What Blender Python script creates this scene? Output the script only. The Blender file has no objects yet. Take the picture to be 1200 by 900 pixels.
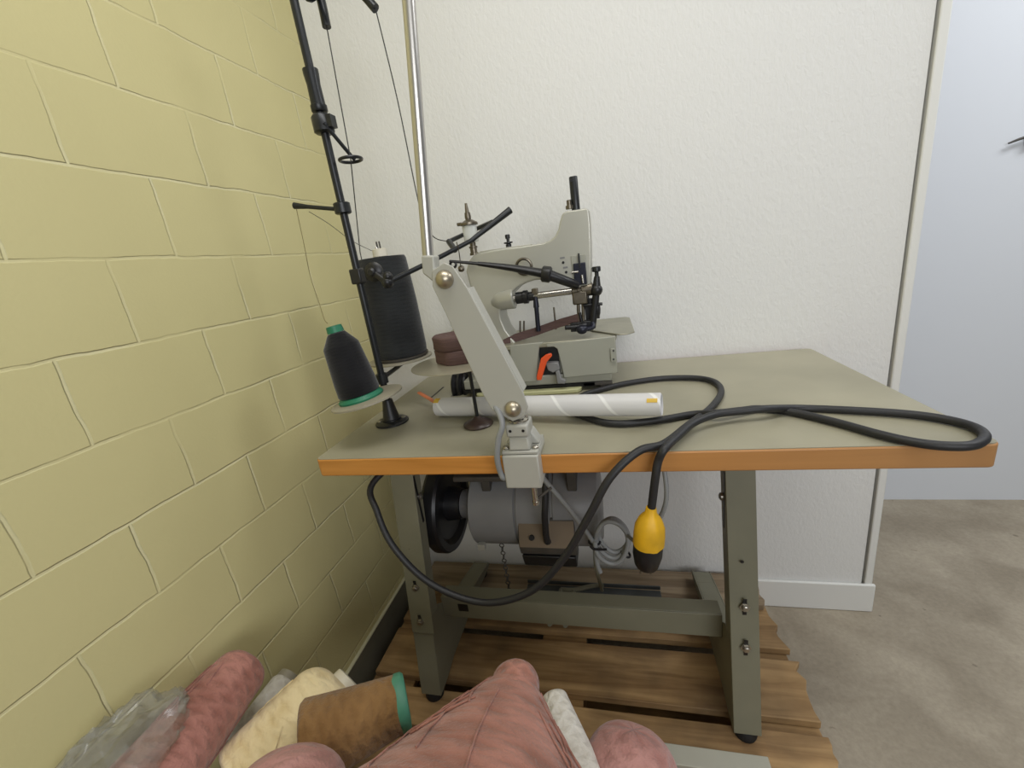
import bpy, math, random
from mathutils import Vector, Matrix, noise
random.seed(7)
col = bpy.context.scene.collection
R = math.radians

# ------------------------------------------------------------------ camera frame (metres; corner of the room = origin)
CAM = Vector((0.98052318, -1.343345, 1.305285))
AX = [Vector((0.9684779845514357, 0.2102750908122696, -0.13354691918228784)),
      Vector((-0.06451132736547942, -0.30610527920383124, -0.9498093738667187)),
      Vector((-0.24060066932727495, 0.9284847571325209, -0.2828910986436848))]
F = 484.133

def ray(u, v):
    return AX[0]*((u-600)/F) + AX[1]*((v-450)/F) + AX[2]
def hit(k, u, v, val):
    d = ray(u, v)
    return CAM + d*((val-CAM[k])/d[k])
def ay(u, v, y): return hit(1, u, v, y)      # measured point on a plane of known depth
def az(u, v, z): return hit(2, u, v, z)
def ax(u, v, x): return hit(0, u, v, x)

# ------------------------------------------------------------------ colour and materials
def lin(c):
    def f(x):
        x /= 255.0
        return x/12.92 if x <= 0.04045 else ((x+0.055)/1.055)**2.4
    return (f(c[0]), f(c[1]), f(c[2]), 1.0)

def mat(name, rgb, rough=0.6, metal=0.0, var=0.0, vscale=8.0, bump=0.0, bscale=60.0, rgb2=None, stretch=None,
        spec=0.5, sheen=0.0, bdist=0.004, detail=4.0, coat=0.0):
    m = bpy.data.materials.new(name); m.use_nodes = True
    nt = m.node_tree; N = nt.nodes; L = nt.links
    b = N['Principled BSDF']
    b.inputs['Roughness'].default_value = rough
    b.inputs['Metallic'].default_value = metal
    b.inputs['Specular IOR Level'].default_value = spec
    b.inputs['Base Color'].default_value = lin(rgb)
    if sheen: b.inputs['Sheen Weight'].default_value = sheen
    if coat: b.inputs['Coat Weight'].default_value = coat
    tc = N.new('ShaderNodeTexCoord'); mp = N.new('ShaderNodeMapping')
    L.new(tc.outputs['Object'], mp.inputs['Vector'])
    if stretch: mp.inputs['Scale'].default_value = stretch
    nz = N.new('ShaderNodeTexNoise'); nz.inputs['Scale'].default_value = vscale; nz.inputs['Detail'].default_value = detail
    L.new(mp.outputs['Vector'], nz.inputs['Vector'])
    if var or rgb2:
        cr = N.new('ShaderNodeValToRGB')
        c1 = lin(rgb)
        c2 = lin(rgb2) if rgb2 else tuple(list(max(0, x*(1-var)) for x in c1[:3])+[1])
        cr.color_ramp.elements[0].position = 0.32; cr.color_ramp.elements[1].position = 0.68
        cr.color_ramp.elements[0].color = c2; cr.color_ramp.elements[1].color = c1
        L.new(nz.outputs['Fac'], cr.inputs['Fac']); L.new(cr.outputs['Color'], b.inputs['Base Color'])
    if bump:
        n2 = N.new('ShaderNodeTexNoise'); n2.inputs['Scale'].default_value = bscale; n2.inputs['Detail'].default_value = 5
        L.new(mp.outputs['Vector'], n2.inputs['Vector'])
        bp = N.new('ShaderNodeBump'); bp.inputs['Strength'].default_value = bump; bp.inputs['Distance'].default_value = bdist
        L.new(n2.outputs['Fac'], bp.inputs['Height']); L.new(bp.outputs['Normal'], b.inputs['Normal'])
    return m

def block_wall_mat():
    m = bpy.data.materials.new('painted_yellow_blocks'); m.use_nodes = True
    nt = m.node_tree; N = nt.nodes; L = nt.links; b = N['Principled BSDF']
    b.inputs['Roughness'].default_value = 0.55
    tc = N.new('ShaderNodeTexCoord'); sp = N.new('ShaderNodeSeparateXYZ'); cb = N.new('ShaderNodeCombineXYZ')
    L.new(tc.outputs['Object'], sp.inputs['Vector'])
    a1 = N.new('ShaderNodeMath'); a1.operation = 'ADD'; a1.inputs[1].default_value = 0.7564 + 0.2573*20
    a2 = N.new('ShaderNodeMath'); a2.operation = 'ADD'; a2.inputs[1].default_value = -0.0624 + 0.149*3
    L.new(sp.outputs['Y'], a1.inputs[0]); L.new(sp.outputs['Z'], a2.inputs[0])
    L.new(a1.outputs[0], cb.inputs['X']); L.new(a2.outputs[0], cb.inputs['Y'])
    dn = N.new('ShaderNodeTexNoise'); dn.inputs['Scale'].default_value = 14; dn.inputs['Detail'].default_value = 3
    L.new(cb.outputs[0], dn.inputs['Vector'])
    sb = N.new('ShaderNodeVectorMath'); sb.operation = 'SUBTRACT'; sb.inputs[1].default_value = (.5, .5, .5)
    L.new(dn.outputs['Color'], sb.inputs[0])
    sc = N.new('ShaderNodeVectorMath'); sc.operation = 'SCALE'; sc.inputs['Scale'].default_value = 0.010
    L.new(sb.outputs[0], sc.inputs[0])
    ad = N.new('ShaderNodeVectorMath'); ad.operation = 'ADD'
    L.new(cb.outputs[0], ad.inputs[0]); L.new(sc.outputs[0], ad.inputs[1])
    br = N.new('ShaderNodeTexBrick')
    br.offset = 0.5; br.offset_frequency = 2; br.squash = 1; br.squash_frequency = 2
    br.inputs['Scale'].default_value = 1; br.inputs['Mortar Size'].default_value = 0.0035
    br.inputs['Mortar Smooth'].default_value = 0.6; br.inputs['Bias'].default_value = 0
    br.inputs['Brick Width'].default_value = 0.2573; br.inputs['Row Height'].default_value = 0.149
    br.inputs['Color1'].default_value = (1, 1, 1, 1); br.inputs['Color2'].default_value = (.94, .94, .94, 1)
    br.inputs['Mortar'].default_value = (1, 1, 1, 1)
    L.new(ad.outputs[0], br.inputs['Vector'])
    # joints are partly filled with paint: their depth comes and goes
    pn = N.new('ShaderNodeTexNoise'); pn.inputs['Scale'].default_value = 6.5; pn.inputs['Detail'].default_value = 2
    L.new(cb.outputs[0], pn.inputs['Vector'])
    pr = N.new('ShaderNodeMapRange'); pr.inputs[1].default_value = .38; pr.inputs[2].default_value = .62
    pr.inputs[3].default_value = .15; pr.inputs[4].default_value = 1
    L.new(pn.outputs['Fac'], pr.inputs['Value'])
    jm = N.new('ShaderNodeMath'); jm.operation = 'MULTIPLY'
    L.new(br.outputs['Fac'], jm.inputs[0]); L.new(pr.outputs[0], jm.inputs[1])
    # paint colour
    n1 = N.new('ShaderNodeTexNoise'); n1.inputs['Scale'].default_value = 3; n1.inputs['Detail'].default_value = 3
    L.new(tc.outputs['Object'], n1.inputs['Vector'])
    cr = N.new('ShaderNodeValToRGB'); cr.color_ramp.elements[0].color = lin((205, 196, 143)); cr.color_ramp.elements[1].color = lin((212, 203, 150))
    L.new(n1.outputs['Fac'], cr.inputs['Fac'])
    mx = N.new('ShaderNodeMix'); mx.data_type = 'RGBA'; mx.blend_type = 'MIX'
    L.new(jm.outputs[0], mx.inputs[0]); L.new(cr.outputs['Color'], mx.inputs[6]); mx.inputs[7].default_value = lin((222, 215, 170))
    L.new(mx.outputs[2], b.inputs['Base Color'])
    fn = N.new('ShaderNodeTexNoise'); fn.inputs['Scale'].default_value = 160; fn.inputs['Detail'].default_value = 4
    L.new(tc.outputs['Object'], fn.inputs['Vector'])
    fs = N.new('ShaderNodeMath'); fs.operation = 'MULTIPLY'; fs.inputs[1].default_value = 0.10
    L.new(fn.outputs['Fac'], fs.inputs[0])
    h = N.new('ShaderNodeMath'); h.operation = 'SUBTRACT'
    L.new(fs.outputs[0], h.inputs[0]); L.new(jm.outputs[0], h.inputs[1])
    bp = N.new('ShaderNodeBump'); bp.inputs['Strength'].default_value = 0.7; bp.inputs['Distance'].default_value = 0.005
    L.new(h.outputs[0], bp.inputs['Height']); L.new(bp.outputs['Normal'], b.inputs['Normal'])
    return m

def roughcast_mat():
    m = bpy.data.materials.new('white_roughcast'); m.use_nodes = True
    nt = m.node_tree; N = nt.nodes; L = nt.links; b = N['Principled BSDF']
    b.inputs['Roughness'].default_value = 0.6
    b.inputs['Base Color'].default_value = lin((226, 226, 224))
    tc = N.new('ShaderNodeTexCoord')
    mp = N.new('ShaderNodeMapping'); mp.inputs['Scale'].default_value = (1, 1, .55)
    L.new(tc.outputs['Object'], mp.inputs['Vector'])
    a = N.new('ShaderNodeTexNoise'); a.inputs['Scale'].default_value = 110; a.inputs['Detail'].default_value = 5; a.inputs['Distortion'].default_value = .9
    L.new(mp.outputs[0], a.inputs['Vector'])
    c = N.new('ShaderNodeTexVoronoi'); c.inputs['Scale'].default_value = 90; L.new(mp.outputs[0], c.inputs['Vector'])
    s = N.new('ShaderNodeMath'); s.operation = 'MULTIPLY_ADD'; s.inputs[1].default_value = .35
    L.new(c.outputs['Distance'], s.inputs[0]); L.new(a.outputs['Fac'], s.inputs[2])
    bp = N.new('ShaderNodeBump'); bp.inputs['Strength'].default_value = .33; bp.inputs['Distance'].default_value = .004
    L.new(s.outputs[0], bp.inputs['Height']); L.new(bp.outputs['Normal'], b.inputs['Normal'])
    return m

def floor_mat():
    m = bpy.data.materials.new('worn_concrete'); m.use_nodes = True
    nt = m.node_tree; N = nt.nodes; L = nt.links; b = N['Principled BSDF']
    b.inputs['Roughness'].default_value = 0.7
    tc = N.new('ShaderNodeTexCoord')
    a = N.new('ShaderNodeTexNoise'); a.inputs['Scale'].default_value = 5; a.inputs['Detail'].default_value = 8; a.inputs['Distortion'].default_value = .6
    L.new(tc.outputs['Object'], a.inputs['Vector'])
    cr = N.new('ShaderNodeValToRGB'); e = cr.color_ramp.elements
    e[0].position = .3; e[0].color = lin((146, 135, 117)); e[1].position = .7; e[1].color = lin((176, 165, 146))
    L.new(a.outputs['Fac'], cr.inputs['Fac'])
    v = N.new('ShaderNodeTexNoise'); v.inputs['Scale'].default_value = 28; v.inputs['Detail'].default_value = 3
    L.new(tc.outputs['Object'], v.inputs['Vector'])
    r2 = N.new('ShaderNodeValToRGB'); f = r2.color_ramp.elements
    f[0].position = .25; f[0].color = (.45, .43, .4, 1); f[1].position = .30; f[1].color = (1, 1, 1, 1)
    L.new(v.outputs['Fac'], r2.inputs['Fac'])
    mx = N.new('ShaderNodeMix'); mx.data_type = 'RGBA'; mx.blend_type = 'MULTIPLY'; mx.inputs[0].default_value = .7
    L.new(cr.outputs['Color'], mx.inputs[6]); L.new(r2.outputs['Color'], mx.inputs[7]); L.new(mx.outputs[2], b.inputs['Base Color'])
    g = N.new('ShaderNodeTexNoise'); g.inputs['Scale'].default_value = 70; g.inputs['Detail'].default_value = 6; g.inputs['Roughness'].default_value = .7
    L.new(tc.outputs['Object'], g.inputs['Vector'])
    gr = N.new('ShaderNodeMapRange'); gr.inputs[1].default_value = .3; gr.inputs[2].default_value = .7; gr.inputs[3].default_value = .82; gr.inputs[4].default_value = 1.06
    L.new(g.outputs['Fac'], gr.inputs['Value'])
    m3_ = N.new('ShaderNodeMix'); m3_.data_type = 'RGBA'; m3_.blend_type = 'MULTIPLY'; m3_.inputs[0].default_value = 1
    L.new(mx.outputs[2], m3_.inputs[6]); L.new(gr.outputs[0], m3_.inputs[7]); L.new(m3_.outputs[2], b.inputs['Base Color'])
    bp = N.new('ShaderNodeBump'); bp.inputs['Strength'].default_value = .3; bp.inputs['Distance'].default_value = .004
    L.new(g.outputs['Fac'], bp.inputs['Height']); L.new(bp.outputs['Normal'], b.inputs['Normal'])
    return m

def wood_mat(name, c1, c2, grain=(3, 60, 60), rough=.6, scale=1.0, dirt=0.0, dirt_rgb=(60, 48, 34), fade=None):
    m = bpy.data.materials.new(name); m.use_nodes = True
    nt = m.node_tree; N = nt.nodes; L = nt.links; b = N['Principled BSDF']
    b.inputs['Roughness'].default_value = rough
    tc = N.new('ShaderNodeTexCoord'); mp = N.new('ShaderNodeMapping'); mp.inputs['Scale'].default_value = grain
    L.new(tc.outputs['Object'], mp.inputs['Vector'])
    a = N.new('ShaderNodeTexNoise'); a.inputs['Scale'].default_value = scale; a.inputs['Detail'].default_value = 6; a.inputs['Distortion'].default_value = .8
    L.new(mp.outputs[0], a.inputs['Vector'])
    cr = N.new('ShaderNodeValToRGB'); e = cr.color_ramp.elements
    e[0].position = .35; e[0].color = lin(c1); e[1].position = .65; e[1].color = lin(c2)
    L.new(a.outputs['Fac'], cr.inputs['Fac'])
    out = cr.outputs['Color']
    if dirt:
        d = N.new('ShaderNodeTexNoise'); d.inputs['Scale'].default_value = 5; d.inputs['Detail'].default_value = 5
        L.new(tc.outputs['Object'], d.inputs['Vector'])
        r2 = N.new('ShaderNodeMapRange'); r2.inputs[1].default_value = .45; r2.inputs[2].default_value = .72; r2.inputs[4].default_value = dirt
        L.new(d.outputs['Fac'], r2.inputs['Value'])
        mx = N.new('ShaderNodeMix'); mx.data_type = 'RGBA'
        L.new(r2.outputs[0], mx.inputs[0]); L.new(out, mx.inputs[6]); mx.inputs[7].default_value = lin(dirt_rgb); out = mx.outputs[2]
    if fade:                     # the old edging has browned towards one end
        sp = N.new('ShaderNodeSeparateXYZ'); L.new(tc.outputs['Object'], sp.inputs[0])
        fr = N.new('ShaderNodeMapRange'); fr.inputs[1].default_value = .7; fr.inputs[2].default_value = 1.5; L.new(sp.outputs['X'], fr.inputs['Value'])
        m2 = N.new('ShaderNodeMix'); m2.data_type = 'RGBA'; m2.blend_type = 'MIX'
        fm_ = N.new('ShaderNodeMath'); fm_.operation = 'MULTIPLY'; fm_.inputs[1].default_value = .75; L.new(fr.outputs[0], fm_.inputs[0])
        L.new(fm_.outputs[0], m2.inputs[0]); L.new(out, m2.inputs[6]); m2.inputs[7].default_value = lin(fade); out = m2.outputs[2]
    L.new(out, b.inputs['Base Color'])
    bp = N.new('ShaderNodeBump'); bp.inputs['Strength'].default_value = .25; bp.inputs['Distance'].default_value = .002
    L.new(a.outputs['Fac'], bp.inputs['Height']); L.new(bp.outputs['Normal'], b.inputs['Normal'])
    return m

def yarn_mat(name, c1, c2, wind=260, bump=.7):
    """wound yarn: fine crossing turns around the cone's own axis (object Z)"""
    m = bpy.data.materials.new(name); m.use_nodes = True
    nt = m.node_tree; N = nt.nodes; L = nt.links; b = N['Principled BSDF']
    b.inputs['Roughness'].default_value = .95; b.inputs['Specular IOR Level'].default_value = .1
    b.inputs['Sheen Weight'].default_value = .25
    tc = N.new('ShaderNodeTexCoord')
    dn = N.new('ShaderNodeTexNoise'); dn.inputs['Scale'].default_value = 14; dn.inputs['Detail'].default_value = 4
    L.new(tc.outputs['Object'], dn.inputs['Vector'])
    sp = N.new('ShaderNodeSeparateXYZ'); L.new(tc.outputs['Object'], sp.inputs[0])
    an = N.new('ShaderNodeMath'); an.operation = 'ARCTAN2'; L.new(sp.outputs['Y'], an.inputs[0]); L.new(sp.outputs['X'], an.inputs[1])
    hs = []
    for sgn in (1, -1):
        q = N.new('ShaderNodeMath'); q.operation = 'MULTIPLY_ADD'; q.inputs[1].default_value = wind
        L.new(sp.outputs['Z'], q.inputs[0])
        k = N.new('ShaderNodeMath'); k.operation = 'MULTIPLY'; k.inputs[1].default_value = 6*sgn
        L.new(an.outputs[0], k.inputs[0]); L.new(k.outputs[0], q.inputs[2])
        w = N.new('ShaderNodeMath'); w.operation = 'MULTIPLY_ADD'; w.inputs[1].default_value = 9
        L.new(dn.outputs['Fac'], w.inputs[0]); L.new(q.outputs[0], w.inputs[2])
        s = N.new('ShaderNodeMath'); s.operation = 'SINE'; L.new(w.outputs[0], s.inputs[0]); hs.append(s)
    mxh = N.new('ShaderNodeMath'); mxh.operation = 'MAXIMUM'; L.new(hs[0].outputs[0], mxh.inputs[0]); L.new(hs[1].outputs[0], mxh.inputs[1])
    fz = N.new('ShaderNodeTexNoise'); fz.inputs['Scale'].default_value = 180; fz.inputs['Detail'].default_value = 5
    L.new(tc.outputs['Object'], fz.inputs['Vector'])
    ad = N.new('ShaderNodeMath'); ad.operation = 'MULTIPLY_ADD'; ad.inputs[1].default_value = 2.2
    L.new(fz.outputs['Fac'], ad.inputs[0]); L.new(mxh.outputs[0], ad.inputs[2])
    bp = N.new('ShaderNodeBump'); bp.inputs['Strength'].default_value = bump; bp.inputs['Distance'].default_value = .0016
    L.new(ad.outputs[0], bp.inputs['Height']); L.new(bp.outputs['Normal'], b.inputs['Normal'])
    cr = N.new('ShaderNodeValToRGB'); e = cr.color_ramp.elements
    e[0].position = .35; e[0].color = lin(c2); e[1].position = .65; e[1].color = lin(c1)
    mixf = N.new('ShaderNodeMath'); mixf.operation = 'MULTIPLY_ADD'; mixf.inputs[1].default_value = .07
    L.new(mxh.outputs[0], mixf.inputs[0]); L.new(dn.outputs['Fac'], mixf.inputs[2])
    L.new(mixf.outputs[0], cr.inputs['Fac']); L.new(cr.outputs['Color'], b.inputs['Base Color'])
    return m

def tube_mat():
    m = bpy.data.materials.new('spiral_wound_white_card'); m.use_nodes = True
    nt = m.node_tree; N = nt.nodes; L = nt.links; b = N['Principled BSDF']
    b.inputs['Roughness'].default_value = .45
    tc = N.new('ShaderNodeTexCoord'); sp = N.new('ShaderNodeSeparateXYZ'); L.new(tc.outputs['Object'], sp.inputs[0])
    an = N.new('ShaderNodeMath'); an.operation = 'ARCTAN2'; L.new(sp.outputs['Y'], an.inputs[0]); L.new(sp.outputs['X'], an.inputs[1])
    q = N.new('ShaderNodeMath'); q.operation = 'MULTIPLY_ADD'; q.inputs[1].default_value = -2*math.pi/.105
    L.new(sp.outputs['Z'], q.inputs[0]); L.new(an.outputs[0], q.inputs[2])
    s = N.new('ShaderNodeMath'); s.operation = 'SINE'; L.new(q.outputs[0], s.inputs[0])
    cr = N.new('ShaderNodeValToRGB'); e = cr.color_ramp.elements
    e[0].position = .955; e[0].color = lin((208, 207, 207)); e[1].position = .99; e[1].color = lin((232, 232, 230))
    L.new(s.outputs[0], cr.inputs['Fac']); L.new(cr.outputs['Color'], b.inputs['Base Color'])
    return m

def glass_mat(name, rgb, rough=.05, trans=.9, bump=0.0):
    m = mat(name, rgb, rough=rough, bump=bump, bscale=20)
    b = m.node_tree.nodes['Principled BSDF']
    b.inputs['Transmission Weight'].default_value = trans; b.inputs['IOR'].default_value = 1.3
    return m

def film_mat():
    m = bpy.data.materials.new('clear_plastic_film'); m.use_nodes = True
    nt = m.node_tree; N = nt.nodes; L = nt.links
    b = N['Principled BSDF']; b.inputs['Roughness'].default_value = .12; b.inputs['Base Color'].default_value = lin((225, 225, 215))
    b.inputs['Specular IOR Level'].default_value = 1.0
    t = N.new('ShaderNodeBsdfTransparent'); mx = N.new('ShaderNodeMixShader'); mx.inputs[0].default_value = .2; t.inputs['Color'].default_value = (.8, .8, .77, 1)
    L.new(t.outputs[0], mx.inputs[1]); L.new(b.outputs[0], mx.inputs[2]); L.new(mx.outputs[0], N['Material Output'].inputs['Surface'])
    return m

M = {}
M['blocks'] = block_wall_mat(); M['roughcast'] = roughcast_mat(); M['floor'] = floor_mat()
M['white_paint'] = mat('smooth_white_paint', (226, 226, 222), .5, bump=.08, bscale=40)
M['cool_white'] = mat('cool_white_paint', (220, 224, 230), .5, bump=.04, bscale=25)
M['skirting'] = mat('grey_skirting', (128, 124, 106), .6, var=.2)
M['skirting_cap'] = mat('pale_cream_bead', (206, 202, 172), .5)
M['laminate'] = mat('grey_green_laminate', (164, 159, 137), .42, var=.22, vscale=4.0, bump=.03, bscale=300)
M['edge'] = wood_mat('orange_beech_edging', (184, 122, 52), (206, 142, 68), (2, 40, 40), .42, fade=(160, 122, 84))
M['table_steel'] = mat('grey_green_enamel', (128, 126, 107), .5, var=.12, vscale=9)
M['bolt'] = mat('zinc_bolt', (170, 165, 155), .35, .9)
M['dark_plate'] = mat('dark_pedal_iron', (78, 82, 82), .6, var=.3, vscale=20)
M['under_rail'] = mat('dark_wood_rail', (92, 66, 40), .6)
M['pallet'] = wood_mat('pallet_pine', (136, 104, 66), (182, 148, 102), (2.5, 30, 30), .75, 1.0, .6)
M['pallet_grey'] = wood_mat('weathered_pallet_wood', (120, 102, 80), (160, 142, 116), (2.5, 30, 30), .8, 1.0, .3)
M['grey_strip'] = mat('pale_grey_plank', (172, 170, 156), .6, var=.1)
M['motor'] = mat('grey_motor_enamel', (128, 128, 128), .42, var=.10, vscale=12)
M['motor_dark'] = mat('dusty_dark_grey', (78, 74, 68), .55, var=.3, vscale=20)
M['black_iron'] = mat('black_iron', (30, 30, 32), .38, var=.3, vscale=20)
M['black_paint'] = mat('blackened_steel', (40, 42, 44), .33, .3, var=.2, vscale=30)
M['black_plastic'] = mat('black_plastic', (22, 22, 24), .4)
M['brown_tag'] = mat('brown_plate', (120, 105, 86), .5, var=.2)
M['machine'] = mat('silver_grey_enamel', (186, 185, 174), .3, .3, var=.06, vscale=6)
M['machine_low'] = mat('grey_enamel', (160, 160, 148), .42, .1, var=.06, vscale=8)
M['bed_steel'] = mat('worn_grey_steel', (164, 161, 142), .35, .35, var=.22, vscale=14)
M['steel'] = mat('bright_steel', (190, 186, 178), .25, .95)
M['dull_steel'] = mat('oily_steel', (128, 120, 106), .35, .85, var=.3, vscale=60)
M['brass_knob'] = mat('nickel_dome', (176, 166, 146), .34, .85)
M['chrome'] = mat('chrome_pole', (196, 193, 187), .3, .9)
M['lamp_grey'] = mat('lamp_grey_paint', (170, 169, 160), .42)
M['grey_cable'] = mat('grey_pvc_cable', (138, 140, 140), .45)
M['black_cable'] = mat('black_rubber_cable', (34, 34, 36), .5, bump=.1, bscale=200)
M['yellow_plug'] = mat('yellow_rubber_plug', (222, 172, 28), .5, var=.18, vscale=45)
M['orange'] = mat('orange_plastic', (226, 84, 36), .4)
M['orange_dull'] = mat('salmon_plastic', (206, 120, 78), .5)
M['yellow_tape'] = mat('yellow_tape', (214, 178, 70), .5)
M['base_cream'] = mat('pale_green_pad', (196, 196, 150), .5, var=.1)
M['plate_disc'] = mat('dusty_grey_disc', (158, 152, 134), .45, .1, var=.1, vscale=20)
M['disc_metal'] = mat('brushed_aluminium_disc', (176, 170, 150), .35, .5, var=.12, vscale=10)
M['brown_base'] = mat('brown_bakelite', (64, 50, 46), .32)
M['maroon'] = mat('maroon_binding_tape', (96, 72, 68), .75, var=.25, vscale=25, stretch=(1, 1, 12), bump=.3, bscale=30)
M['thread_black'] = yarn_mat('black_thread', (32, 32, 34), (23, 23, 25), 900, .12)
M['thread_char'] = yarn_mat('charcoal_thread', (48, 50, 51), (38, 39, 40), 620, .14)
M['thread_line'] = mat('dark_sewing_thread', (58, 58, 58), .8)
M['thread_tan'] = mat('olive_sewing_thread', (122, 112, 72), .8)
M['green_plastic'] = mat('green_plastic', (30, 112, 82), .45)
M['cream_plastic'] = mat('cream_plastic', (224, 218, 200), .45)
M['pink_yarn'] = yarn_mat('dusty_pink_yarn', (176, 124, 112), (144, 96, 84))
M['rose_yarn'] = yarn_mat('rose_yarn', (172, 122, 108), (138, 94, 80))
M['blush_yarn'] = yarn_mat('blush_yarn', (180, 134, 126), (156, 110, 102))
M['cream_yarn'] = yarn_mat('cream_yarn', (248, 230, 186), (228, 204, 152))
M['ochre_yarn'] = yarn_mat('ochre_yarn', (146, 112, 72), (126, 94, 58))
M['white_yarn'] = yarn_mat('white_yarn', (216, 212, 202), (198, 192, 180))
M['teal'] = mat('teal_rim', (84, 150, 124), .5, var=.2, vscale=30)
M['carton'] = mat('brown_cardboard', (146, 114, 76), .8, var=.1)
M['film'] = film_mat()
M['glass'] = glass_mat('oil_glass', (226, 228, 222), .1, .35)
M['blue_black'] = mat('blue_black_steel', (38, 40, 52), .35, .4)
M['rubber'] = mat('black_rubber_foot', (26, 26, 26), .7)

# ------------------------------------------------------------------ mesh builder
class MB:
    def __init__(s): s.v = []; s.f = []
    def add(s, vs, fs):
        o = len(s.v); s.v += [Vector(p) for p in vs]; s.f += [tuple(i+o for i in f) for f in fs]; return s
    def box(s, a, b):
        x0, x1 = sorted((a[0], b[0])); y0, y1 = sorted((a[1], b[1])); z0, z1 = sorted((a[2], b[2]))
        return s.add([(x0,y0,z0),(x1,y0,z0),(x1,y1,z0),(x0,y1,z0),(x0,y0,z1),(x1,y0,z1),(x1,y1,z1),(x0,y1,z1)],
                     [(0,3,2,1),(4,5,6,7),(0,1,5,4),(1,2,6,5),(2,3,7,6),(3,0,4,7)])
    def prism(s, poly, d):
        """poly: 3-D points of a planar outline; d: extrusion vector"""
        P = [Vector(p) for p in poly]; d = Vector(d); n = len(P)
        nrm = Vector((0,0,0))
        for i in range(n): nrm += (P[i]-P[0]).cross(P[(i+1) % n]-P[0])
        if nrm.dot(d) > 0: P.reverse()
        return s.add(P+[p+d for p in P], [tuple(range(n)), tuple(range(2*n-1, n-1, -1))] +
                     [(i, i+n, (i+1) % n+n, (i+1) % n) for i in range(n)])
    def lathe(s, p0, p1, prof, n=28, wob=0.0, seed=0, cap=True):
        """prof: (t, r) with t in metres along p0->p1"""
        p0 = Vector(p0); a = (Vector(p1)-p0).normalized()
        e1 = a.cross(Vector((0,0,1)) if abs(a.z) < .9 else Vector((0,1,0))).normalized(); e2 = a.cross(e1)
        vs = []; fs = []
        for k, (t, r) in enumerate(prof):
            for i in range(n):
                th = 2*math.pi*i/n; d = e1*math.cos(th)+e2*math.sin(th); rr = r
                if wob: rr *= 1+wob*noise.noise(d*1.3+Vector((seed*3.1, t*7, seed)))*1.6
                vs.append(p0+a*t+d*rr)
        for k in range(len(prof)-1):
            for i in range(n):
                j = (i+1) % n; fs.append((k*n+i, k*n+j, (k+1)*n+j, (k+1)*n+i))
        if cap: fs.append(tuple(range(n-1, -1, -1))); fs.append(tuple((len(prof)-1)*n+i for i in range(n)))
        return s.add(vs, fs)
    def cyl(s, p0, p1, r0, r1=None, n=20):
        Ln = (Vector(p1)-Vector(p0)).length; r1 = r0 if r1 is None else r1
        return s.lathe(p0, p1, [(0, r0), (Ln, r1)], n)
    def rod(s, p0, p1, r, n=20, ch=None):
        """cylinder with a small chamfer"""
        Ln = (Vector(p1)-Vector(p0)).length; c = ch or min(r, Ln)*.18
        return s.lathe(p0, p1, [(0, r-c), (c, r), (Ln-c, r), (Ln, r-c)], n)
    def ball(s, c, r, n=16, sc=(1,1,1)):
        vs = []; fs = []; m = n//2
        for k in range(1, m):
            ph = math.pi*k/m
            for i in range(n):
                th = 2*math.pi*i/n
                vs.append(Vector(c)+Vector((r*sc[0]*math.sin(ph)*math.cos(th), r*sc[1]*math.sin(ph)*math.sin(th), r*sc[2]*math.cos(ph))))
        for k in range(m-2):
            for i in range(n):
                j = (i+1) % n; fs.append((k*n+i, (k+1)*n+i, (k+1)*n+j, k*n+j))
        t = len(vs); vs.append(Vector(c)+Vector((0,0,r*sc[2]))); vs.append(Vector(c)-Vector((0,0,r*sc[2])))
        for i in range(n):
            j = (i+1) % n; fs.append((t, i, j)); fs.append((t+1, (m-2)*n+j, (m-2)*n+i))
        return s.add(vs, fs)
    def tube(s, pts, r, n=12, sm=8, flat=None, closed=False):
        P = [Vector(p) for p in pts]
        if sm > 1 and len(P) > 2:
            Q = []; m = len(P); rng = m if closed else m-1
            for i in range(rng):
                if closed: a, b, c, d = P[(i-1) % m], P[i], P[(i+1) % m], P[(i+2) % m]
                else: a, b, c, d = P[max(i-1,0)], P[i], P[i+1], P[min(i+2,m-1)]
                for k in range(sm):
                    t = k/sm; t2 = t*t; t3 = t2*t
                    Q.append(.5*((2*b)+(-a+c)*t+(2*a-5*b+4*c-d)*t2+(-a+3*b-3*c+d)*t3))
            if not closed: Q.append(P[-1])
            P = Q
        m = len(P); T = []
        for i in range(m):
            if closed: t = P[(i+1) % m]-P[i-1]
            else: t = P[min(i+1,m-1)]-P[max(i-1,0)]
            T.append(t.normalized() if t.length > 1e-9 else Vector((0,0,1)))
        u = T[0].cross(Vector((0,0,1)) if abs(T[0].z) < .9 else Vector((1,0,0))).normalized()
        vs = []; fs = []
        for i in range(m):
            u = (u-T[i]*u.dot(T[i])).normalized(); w = T[i].cross(u)
            rr = r[0]+(r[1]-r[0])*i/(m-1) if isinstance(r, tuple) else r
            for k in range(n):
                th = 2*math.pi*k/n
                vs.append(P[i]+u*(rr*math.cos(th))+w*(rr*(flat or 1)*math.sin(th)))
        for i in range(m if closed else m-1):
            for k in range(n):
                j = (k+1) % n; i2 = (i+1) % m
                fs.append((i*n+k, i*n+j, i2*n+j, i2*n+k))
        if not closed: fs.append(tuple(range(n-1,-1,-1))); fs.append(tuple((m-1)*n+k for k in range(n)))
        return s.add(vs, fs)
    def torus(s, c, nrm, R_, r, n=32, k=10):
        nrm = Vector(nrm).normalized(); e1 = nrm.cross(Vector((0,0,1)) if abs(nrm.z) < .9 else Vector((1,0,0))).normalized(); e2 = nrm.cross(e1)
        return s.tube([Vector(c)+(e1*math.cos(2*math.pi*i/n)+e2*math.sin(2*math.pi*i/n))*R_ for i in range(n)], r, k, 1, closed=True)
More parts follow.
